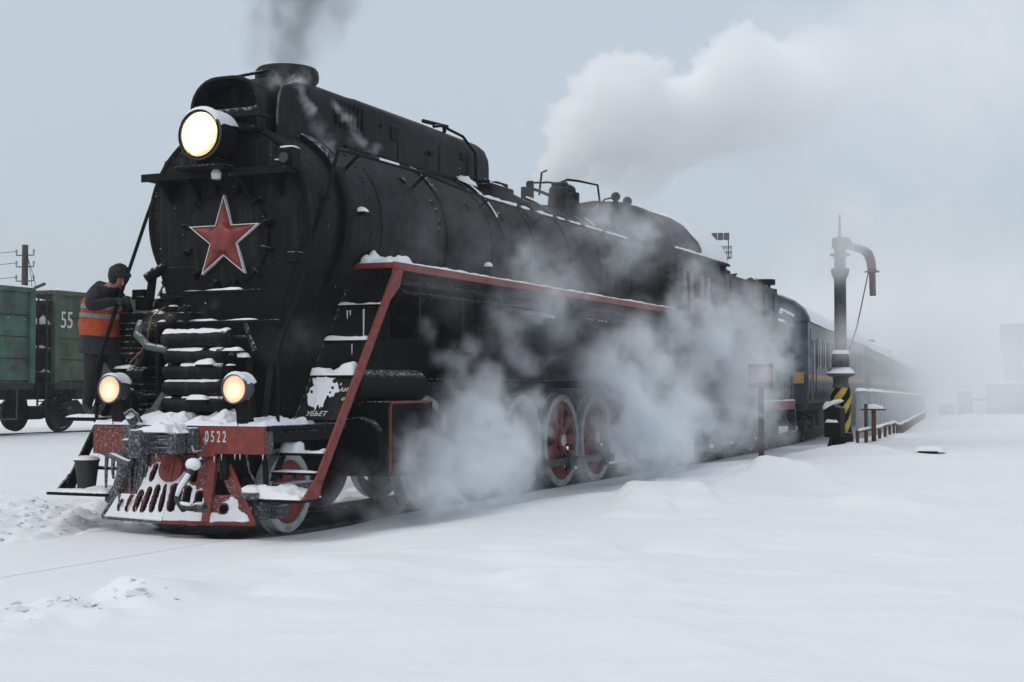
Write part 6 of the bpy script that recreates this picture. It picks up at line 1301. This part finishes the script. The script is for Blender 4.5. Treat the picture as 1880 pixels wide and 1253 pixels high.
PLUME = [(-0.53, 15.18, 7.40, 1.05, 0.50), (0.09, 15.89, 7.30, 1.18, 0.36), (0.79, 16.42, 7.57, 1.07, 0.36), (1.33, 17.09, 7.89, 1.20, 0.30), (-0.94, 14.59, 6.46, 0.69, 0.45), (-0.40, 15.49, 6.50, 0.94, 0.22), (2.19, 18.11, 8.25, 1.23, 0.28), (2.87, 18.40, 8.74, 1.10, 0.20), (-0.98, 11.98, 5.49, 0.23, 0.50), (-1.22, 12.30, 5.76, 0.26, 0.80), (-1.12, 12.66, 6.02, 0.37, 1.00), (-1.01, 12.81, 6.42, 0.39, 1.00), (-1.10, 12.86, 6.76, 0.33, 1.00), (-0.92, 13.04, 7.05, 0.46, 1.00), (-0.67, 13.25, 7.46, 0.44, 1.00), (-0.62, 13.59, 7.85, 0.42, 1.00), (-0.38, 13.68, 8.13, 0.33, 1.00), (-0.16, 13.79, 8.02, 0.38, 1.00), (0.17, 13.93, 8.09, 0.38, 1.00), (0.45, 14.06, 7.96, 0.33, 1.00), (0.67, 14.15, 8.13, 0.20, 0.90), (-0.37, 14.04, 7.47, 0.67, 1.00), (-0.82, 13.97, 6.87, 0.68, 1.00), (-1.10, 13.43, 6.19, 0.44, 0.90), (0.05, 14.55, 7.58, 0.68, 1.00), (-0.34, 14.62, 6.94, 0.68, 0.70), (0.50, 14.98, 7.51, 0.55, 1.00), (0.90, 15.15, 7.68, 0.41, 1.00), (1.02, 15.41, 7.95, 0.34, 0.90), (1.29, 15.52, 8.32, 0.44, 1.00), (1.45, 15.58, 8.70, 0.30, 1.00), (1.67, 15.66, 8.93, 0.32, 0.90), (1.95, 15.79, 9.03, 0.30, 0.90), (1.66, 15.89, 8.51, 0.58, 1.00), (2.09, 16.30, 8.73, 0.51, 0.80), (2.31, 16.84, 8.53, 0.59, 0.55), (1.39, 16.01, 7.92, 0.82, 0.70), (1.93, 16.69, 8.00, 0.83, 0.50), (-1.16, 12.55, 6.36, 0.10, 1.00), (-0.91, 12.34, 6.25, 0.16, 1.00), (-1.33, 12.35, 5.98, 0.12, 1.00), (-1.01, 12.31, 6.31, 0.10, 1.00), (-0.89, 12.89, 6.71, 0.13, 1.00), (-1.23, 12.80, 6.66, 0.12, 1.00), (-0.87, 12.75, 6.73, 0.13, 1.00), (-1.15, 12.61, 6.70, 0.14, 1.00), (-1.10, 12.37, 6.45, 0.09, 1.00), (-1.26, 12.87, 6.53, 0.10, 1.00), (-1.25, 12.44, 6.75, 0.14, 1.00), (-1.26, 12.74, 7.00, 0.09, 1.00), (-0.86, 13.13, 7.48, 0.18, 1.00), (-1.05, 12.55, 6.72, 0.13, 1.00), (-1.28, 12.92, 7.20, 0.13, 1.00), (-1.14, 12.56, 7.15, 0.14, 1.00), (-0.42, 13.08, 7.73, 0.13, 1.00), (-0.77, 12.76, 7.69, 0.18, 1.00), (-0.92, 13.22, 7.72, 0.17, 1.00), (-0.54, 12.76, 7.76, 0.14, 1.00), (-0.82, 13.24, 7.65, 0.12, 1.00), (-0.60, 13.31, 8.14, 0.14, 1.00), (-0.77, 13.03, 7.80, 0.12, 1.00), (-0.55, 13.59, 8.21, 0.14, 1.00), (-0.47, 13.13, 8.15, 0.14, 1.00), (-0.22, 13.58, 8.33, 0.11, 1.00), (-0.44, 13.12, 7.92, 0.14, 1.00), (-0.41, 13.16, 7.86, 0.14, 1.00), (-0.26, 13.59, 7.67, 0.16, 1.00), (-0.03, 13.34, 8.29, 0.13, 1.00), (-0.32, 13.27, 7.96, 0.13, 1.00), (0.02, 13.39, 8.25, 0.13, 1.00), (-0.02, 13.60, 8.25, 0.15, 1.00), (0.09, 13.47, 8.23, 0.11, 1.00), (-0.02, 13.76, 8.25, 0.15, 1.00), (-0.01, 13.59, 8.06, 0.12, 1.00), (0.58, 13.89, 8.24, 0.13, 1.00), (0.27, 13.78, 7.86, 0.10, 1.00), (0.23, 13.82, 7.82, 0.09, 1.00), (0.24, 14.07, 7.73, 0.14, 1.00), (0.62, 14.22, 8.31, 0.07, 1.00), (0.62, 13.92, 8.23, 0.08, 1.00), (0.59, 13.77, 8.06, 0.08, 1.00), (0.54, 14.18, 8.04, 0.07, 1.00), (-0.71, 13.76, 7.08, 0.21, 1.00), (-0.79, 13.80, 7.06, 0.29, 1.00), (-0.74, 13.62, 7.06, 0.22, 1.00), (-0.73, 13.50, 7.66, 0.27, 1.00), (-0.56, 13.79, 7.42, 0.21, 1.00), (-0.62, 13.68, 7.44, 0.21, 1.00), (-1.29, 13.81, 6.55, 0.21, 1.00), (-1.20, 13.76, 7.24, 0.29, 1.00), (-1.35, 13.17, 6.03, 0.18, 1.00), (-1.36, 13.30, 5.95, 0.18, 1.00), (-1.38, 13.40, 6.50, 0.18, 1.00), (-1.27, 13.22, 5.82, 0.13, 1.00), (-0.43, 14.36, 7.50, 0.23, 1.00), (-0.29, 14.27, 7.03, 0.19, 1.00), (-0.21, 13.94, 7.06, 0.21, 1.00), (-0.21, 14.15, 7.00, 0.25, 1.00), (0.16, 14.68, 7.17, 0.21, 1.00), (0.39, 14.58, 7.83, 0.18, 1.00), (0.23, 14.53, 7.60, 0.21, 1.00), (0.58, 14.73, 7.90, 0.18, 1.00), (0.74, 14.73, 7.46, 0.12, 1.00), (1.02, 14.68, 7.96, 0.11, 1.00), (0.61, 14.84, 7.74, 0.17, 1.00), (0.77, 14.85, 7.97, 0.16, 1.00), (0.71, 15.33, 8.04, 0.15, 1.00), (1.16, 15.03, 8.15, 0.11, 1.00), (0.85, 15.18, 7.81, 0.14, 1.00), (0.80, 15.15, 7.94, 0.15, 1.00), (1.01, 15.50, 8.01, 0.17, 1.00), (1.05, 15.20, 8.44, 0.18, 1.00), (1.24, 15.02, 8.57, 0.15, 1.00), (1.07, 15.23, 8.04, 0.19, 1.00), (1.38, 15.35, 8.45, 0.09, 1.00), (1.34, 15.07, 8.48, 0.11, 1.00), (1.29, 15.57, 8.87, 0.10, 1.00), (1.42, 15.10, 8.82, 0.11, 1.00), (1.49, 15.42, 8.84, 0.09, 1.00), (1.73, 15.55, 9.21, 0.11, 1.00), (1.69, 15.16, 8.59, 0.14, 1.00), (1.48, 15.27, 8.89, 0.14, 1.00), (1.93, 15.35, 8.70, 0.10, 1.00), (1.97, 15.48, 9.20, 0.10, 1.00), (1.88, 15.24, 8.78, 0.11, 1.00), (2.05, 15.48, 9.23, 0.12, 1.00), (1.91, 15.69, 8.87, 0.19, 1.00), (1.25, 15.67, 8.62, 0.22, 1.00), (1.32, 15.38, 8.18, 0.21, 1.00), (1.39, 15.53, 8.16, 0.24, 1.00)]
DRIFT = [(0.43, 15.19, 6.92, 1.26, 0.50), (1.21, 16.62, 7.21, 1.54, 0.50), (2.18, 18.12, 7.89, 1.72, 0.60), (-0.45, 14.27, 6.26, 0.90, 0.40), (2.66, 19.39, 8.97, 1.77, 0.50), (1.98, 17.97, 9.72, 1.10, 0.30), (1.72, 17.97, 6.42, 1.47, 0.30), (3.47, 21.91, 9.95, 2.01, 0.50), (5.88, 26.22, 11.39, 2.91, 0.50), (0.23, 14.70, 5.83, 0.79, 0.20), (3.94, 15.28, 5.08, 0.99, 1.60), (4.13, 15.39, 4.48, 0.88, 1.80), (3.82, 15.27, 4.04, 0.66, 1.40), (3.96, 15.61, 2.63, 0.66, 1.20), (2.78, 22.73, 9.09, 2.07, 0.50), (4.26, 25.58, 9.07, 2.77, 0.50), (6.23, 28.61, 10.07, 3.37, 0.50), (3.75, 25.28, 11.10, 2.33, 0.50), (2.29, 20.41, 6.59, 1.69, 0.30), (2.25, 21.35, 10.35, 0.94, 0.50), (4.89, 25.96, 6.45, 2.18, 0.35), (3.87, 16.79, 4.97, 0.80, 0.70), (2.11, 20.19, 10.36, 0.65, 0.30), (4.17, 21.32, 4.64, 1.30, 0.30)]
SIDE = [(2.00, 3.76, 0.97, 0.32, 0.60), (1.90, 4.36, 1.43, 0.30, 0.50), (2.10, 3.71, 0.48, 0.32, 0.60), (1.90, 4.84, 1.85, 0.34, 0.40), (2.20, 4.12, 3.37, 1.90, 0.05), (2.00, 1.60, 3.10, 1.29, 0.04), (2.00, 8.78, 4.23, 1.44, 0.08), (2.10, 11.88, 3.03, 0.80, 0.35), (2.20, 15.95, 2.66, 1.14, 0.40), (1.80, 12.20, 3.97, 0.61, 0.22), (2.60, 11.89, 0.94, 0.89, 0.45), (1.70, 3.99, 2.42, 0.59, 0.20), (2.90, 7.66, 0.70, 0.59, 0.60), (2.60, 6.25, 0.43, 0.40, 0.50), (3.10, 12.14, 2.03, 0.75, 0.50), (3.20, 11.92, 1.33, 0.59, 0.40), (2.20, 1.78, 0.52, 0.84, 0.50), (2.00, 1.19, 0.42, 0.63, 0.45), (2.10, 3.62, 0.20, 0.43, 0.50), (2.20, 6.42, 0.90, 0.48, 0.30), (2.00, 2.51, 0.94, 1.15, 0.30), (2.00, 8.22, 1.71, 1.66, 0.34), (1.90, 12.92, 2.57, 1.56, 0.36), (1.60, 5.56, 2.73, 1.10, 0.16), (2.00, 15.36, 1.86, 1.24, 0.36), (1.80, 1.17, 0.55, 0.76, 0.28), (1.50, 8.85, 3.98, 1.00, 0.14), (1.50, -0.03, 0.49, 0.47, 0.12), (1.90, 2.56, 1.21, 0.75, 0.50), (1.80, 2.00, 0.89, 0.53, 0.50), (2.40, 7.58, 0.95, 1.10, 0.50), (2.10, 3.45, 0.70, 0.42, 0.70), (1.50, 5.80, 3.30, 0.72, 0.15), (1.60, 0.76, 0.26, 0.43, 0.35), (1.70, 1.35, 0.79, 0.48, 0.55), (2.00, 1.75, 0.39, 0.61, 0.80), (2.10, 2.61, 0.81, 0.68, 1.00), (2.20, 2.88, 0.32, 0.55, 0.90), (1.80, 3.26, 1.55, 0.53, 0.75), (1.70, 2.50, 1.96, 0.37, 0.50), (1.70, 4.54, 2.00, 0.38, 0.45), (1.60, 1.96, 2.34, 0.26, 0.30), (1.90, 4.45, 1.25, 0.45, 0.60), (1.50, 4.81, 3.38, 0.46, 0.35), (1.60, 5.56, 2.80, 0.51, 0.35), (1.60, 6.85, 3.21, 0.50, 0.22), (1.90, 9.06, 2.26, 0.68, 0.60), (2.00, 7.20, 1.88, 0.67, 0.70), (2.20, 7.64, 1.20, 0.77, 1.00), (2.50, 8.07, 0.51, 0.73, 1.00), (2.30, 9.88, 1.16, 0.79, 1.00), (2.60, 10.15, 0.70, 0.56, 0.80), (1.90, 11.18, 2.81, 0.64, 0.65), (1.80, 11.85, 3.74, 0.45, 0.50), (2.10, 12.23, 2.34, 0.81, 0.75), (2.00, 14.53, 2.84, 0.66, 0.60), (2.20, 13.76, 1.42, 0.75, 0.60), (2.40, 15.11, 1.08, 0.55, 0.50), (2.10, 15.42, 2.20, 0.51, 0.50), (1.40, 8.34, 4.30, 0.49, 0.30), (1.40, 10.55, 4.34, 0.58, 0.35), (1.80, 21.03, 2.31, 0.53, 0.20), (2.40, 16.51, 0.71, 0.52, 0.40), (2.30, 5.48, 0.46, 0.39, 0.40), (1.80, 16.16, 3.60, 0.52, 0.25)]
SMOKE = [(0.25, 1.23, 5.72, 0.46, 0.25), (-0.24, 0.91, 5.57, 0.26, 0.20), (0.34, 1.58, 6.27, 0.54, 0.30), (-0.41, 1.04, 5.95, 0.37, 0.18), (-0.09, 1.27, 6.64, 0.74, 0.50), (0.15, 0.98, 5.49, 0.24, 0.90), (0.11, 1.06, 5.73, 0.30, 0.90), (0.09, 1.15, 6.02, 0.36, 0.90), (0.09, 1.25, 6.35, 0.44, 0.80), (0.11, 1.46, 6.80, 0.57, 0.70), (0.09, 1.87, 7.41, 0.76, 0.60), (-0.11, 0.96, 5.76, 0.26, 0.30), (0.45, 1.42, 5.95, 0.33, 0.35), (-0.28, 1.09, 6.21, 0.33, 0.30), (0.59, 1.69, 6.33, 0.40, 0.30)]
WISP = [(0.46, 0.45, 5.26, 0.12, 0.27), (0.51, 0.31, 5.17, 0.14, 0.33), (0.49, 0.46, 5.20, 0.10, 0.33), (0.55, 0.56, 5.20, 0.13, 0.32), (0.57, 0.45, 5.08, 0.12, 0.56), (0.57, 0.61, 5.09, 0.12, 0.31), (0.61, 0.51, 5.05, 0.13, 0.44), (0.62, 0.52, 4.97, 0.11, 0.55), (0.60, 0.56, 5.00, 0.11, 0.31), (0.58, 0.64, 4.94, 0.07, 0.47), (0.61, 0.66, 4.92, 0.10, 0.60), (0.63, 0.69, 4.90, 0.08, 0.35), (0.63, 0.64, 4.85, 0.08, 0.57), (0.65, 0.73, 4.85, 0.08, 0.47), (0.63, 0.78, 4.80, 0.08, 0.26), (0.65, 0.74, 4.82, 0.12, 0.59), (0.66, 0.87, 4.75, 0.12, 0.39), (0.63, 0.98, 4.74, 0.12, 0.32), (0.68, 0.84, 4.65, 0.09, 0.37), (0.67, 0.92, 4.64, 0.08, 0.38), (0.66, 0.95, 4.61, 0.12, 0.32), (0.68, 0.97, 4.59, 0.08, 0.30), (0.70, 1.01, 4.56, 0.08, 0.29), (0.70, 0.86, 4.52, 0.08, 0.42), (0.68, 1.04, 4.49, 0.07, 0.34), (0.66, 1.16, 4.55, 0.08, 0.34), (0.72, 1.00, 4.45, 0.07, 0.30), (0.73, 1.12, 4.45, 0.08, 0.39), (0.73, 1.09, 4.46, 0.08, 0.42), (0.75, 1.04, 4.40, 0.08, 0.57), (0.64, 1.29, 5.00, 0.07, 0.54), (0.62, 1.31, 5.02, 0.08, 0.57), (0.66, 1.39, 4.99, 0.10, 0.48), (0.67, 1.52, 4.97, 0.06, 0.48), (0.65, 1.50, 4.94, 0.09, 0.51), (0.67, 1.49, 4.92, 0.07, 0.25), (0.67, 1.52, 4.90, 0.11, 0.56), (0.67, 1.41, 4.85, 0.08, 0.37), (0.66, 1.66, 4.87, 0.10, 0.26), (0.69, 1.65, 4.80, 0.10, 0.46), (0.68, 1.66, 4.76, 0.11, 0.25), (0.69, 1.70, 4.79, 0.08, 0.38), (0.69, 1.68, 4.73, 0.08, 0.59), (0.72, 1.68, 4.68, 0.10, 0.43), (0.68, 1.64, 4.64, 0.11, 0.56), (0.72, 1.76, 4.63, 0.11, 0.53), (0.71, 1.86, 4.60, 0.08, 0.42), (0.75, 1.72, 4.57, 0.11, 0.25), (0.76, 1.75, 4.55, 0.09, 0.42), (0.76, 1.90, 4.58, 0.11, 0.52), (0.80, 1.96, 4.58, 0.09, 0.36), (0.80, 1.99, 4.58, 0.10, 0.55), (0.82, 2.00, 4.58, 0.07, 0.52), (0.83, 1.96, 4.49, 0.06, 0.30), (0.42, 0.29, 5.13, 0.15, 0.45), (0.44, 0.32, 5.09, 0.10, 0.58), (0.45, 0.49, 5.12, 0.12, 0.26), (0.50, 0.64, 5.17, 0.15, 0.53), (0.50, 0.65, 5.19, 0.14, 0.45), (0.49, 0.84, 5.24, 0.17, 0.48)]
FRONT = [(-0.50, -0.62, 2.35, 0.15, 0.60), (-0.37, -0.60, 2.40, 0.11, 0.50), (-0.63, -0.62, 2.28, 0.11, 0.40), (0.07, -0.50, 2.45, 0.10, 0.30), (0.21, -0.50, 2.51, 0.08, 0.30), (0.83, -0.30, 2.03, 0.36, 0.10), (1.18, -0.20, 2.15, 0.36, 0.12)]

puffs('steam_plume', 'dense white billow of steam rolling off the top of the firebox', 'steam', PLUME, .055, vol_mat('steam_white', (.998, .998, .998), 3.2, .0), warp=.15, wscale=4.2, hard=.84, ero=.35, escale=2.6, cap=1.1)
puffs('drifting_steam', 'thin steam drifting across the sky beyond the water crane', 'steam', DRIFT, .13, vol_mat('steam_thin', (.99, .992, .995), .9, .1), warp=.6, wscale=.8, hard=.0, ero=.6, escale=1.1)
puffs('cylinder_steam', 'swirling steam blown out along the near side of the locomotive', 'steam', SIDE, .042, vol_mat('steam_side', (.95, .97, .99), 4.6, .1), warp=.45, wscale=1.7, hard=.0, ero=1.0, escale=2.0, rough=.70, lo=.40, hi=.61, floor=-.15, stretch=(1, .8, 1.0), cap=1.6)
puffs('chimney_smoke', 'grey smoke rising from the locomotive chimney', 'smoke', SMOKE, .05, vol_mat('smoke_grey', (.36, .38, .40), 3.5, .0), warp=.25, wscale=2.0, hard=.1, ero=.9, escale=2.4, stretch=(1, 1, .5))
puffs('steam_wisp', 'thin wisps of steam trailing down the side of the long casing', 'steam', WISP, .02, vol_mat('steam_wisp', (.95, .96, .98), 7.0, .1), warp=.14, wscale=4, hard=.0, ero=1.0, escale=6, stretch=(1, .6, 1))
puffs('pump_steam', 'faint wisps of steam around the air pump', 'steam', FRONT, .03, vol_mat('steam_pump', (.95, .96, .98), 1.6, .1), warp=.12, wscale=4, hard=.1, ero=.9, escale=6)
FOG = [(2.5, 70, 3, 6, .9), (5.5, 84, 4, 6, .9), (4.5, 25, 2, 4, .25), (3.2, 44, 2, 6, .8), (2, 54, 2.5, 7, .8), (1.8, 76, 2.5, 6, .8), (4.5, 76, 2.5, 5, .8), (0, 86, 3, 8, .8), (2.6, 29, 1.8, 4, .7), (.8, 33, 2, 5, .8), (3.0, 38, 2, 6, .6), (5, 62, 2, 9, .5), (-2, 72, 2, 9, .6), (3, 80, 3, 9, .6), (9, 88, 4, 9, .6), (-8, 90, 3, 12, .7), (2, 105, 4, 12, .7), (-6, 115, 4, 14, .8), (12, 110, 5, 14, .6), (-4, 45, 4, 7, .35), (1, 40, 3, 6, .35), (-14, 130, 6, 18, .8), (5, 140, 6, 20, .8)]
puffs('yard_mist', 'pale mist of drifting steam lying over the far end of the yard', 'mist', FOG, .8, vol_mat('mist', (.985, .988, .99), .078, .1), warp=2.5, wscale=.15, hard=.05, ero=.6, escale=.16, floor=-1.0)
hz = MB().box(-880, 880, -58, 1450, -8, 42).build('haze', vol_mat('winter_haze', (.95, .965, .98), .0006, .2), smooth=0)
tag(hz, 'pale winter haze filling the whole yard', 'haze', kind='stuff')
fl = MB(); rnd = random.Random(99)
for k in range(2600):
    x = rnd.uniform(-9, 11); y = rnd.uniform(-11, 14); z = rnd.uniform(0, 7)
    if math.hypot(x - 9.55, y + 13.42) < 4: continue
    if z < ground(x, y) + .05: continue
    s_ = rnd.uniform(.0012, .003); p = V(x, y, z); d = V(.25, .5, -1).normalized(); q = d.orthogonal().normalized(); e_ = d.cross(q)
    fl.add([p + d * s_ * 1.2, p - d * s_ * 1.2, p + q * s_, p - q * s_, p + e_ * s_, p - e_ * s_], [(0, 2, 4), (0, 4, 3), (0, 3, 5), (0, 5, 2), (1, 4, 2), (1, 3, 4), (1, 5, 3), (1, 2, 5)])
tag(fl.build('falling_snow', SNOW, smooth=0), 'sparse fine snowflakes falling through the air', 'snowfall', kind='stuff')
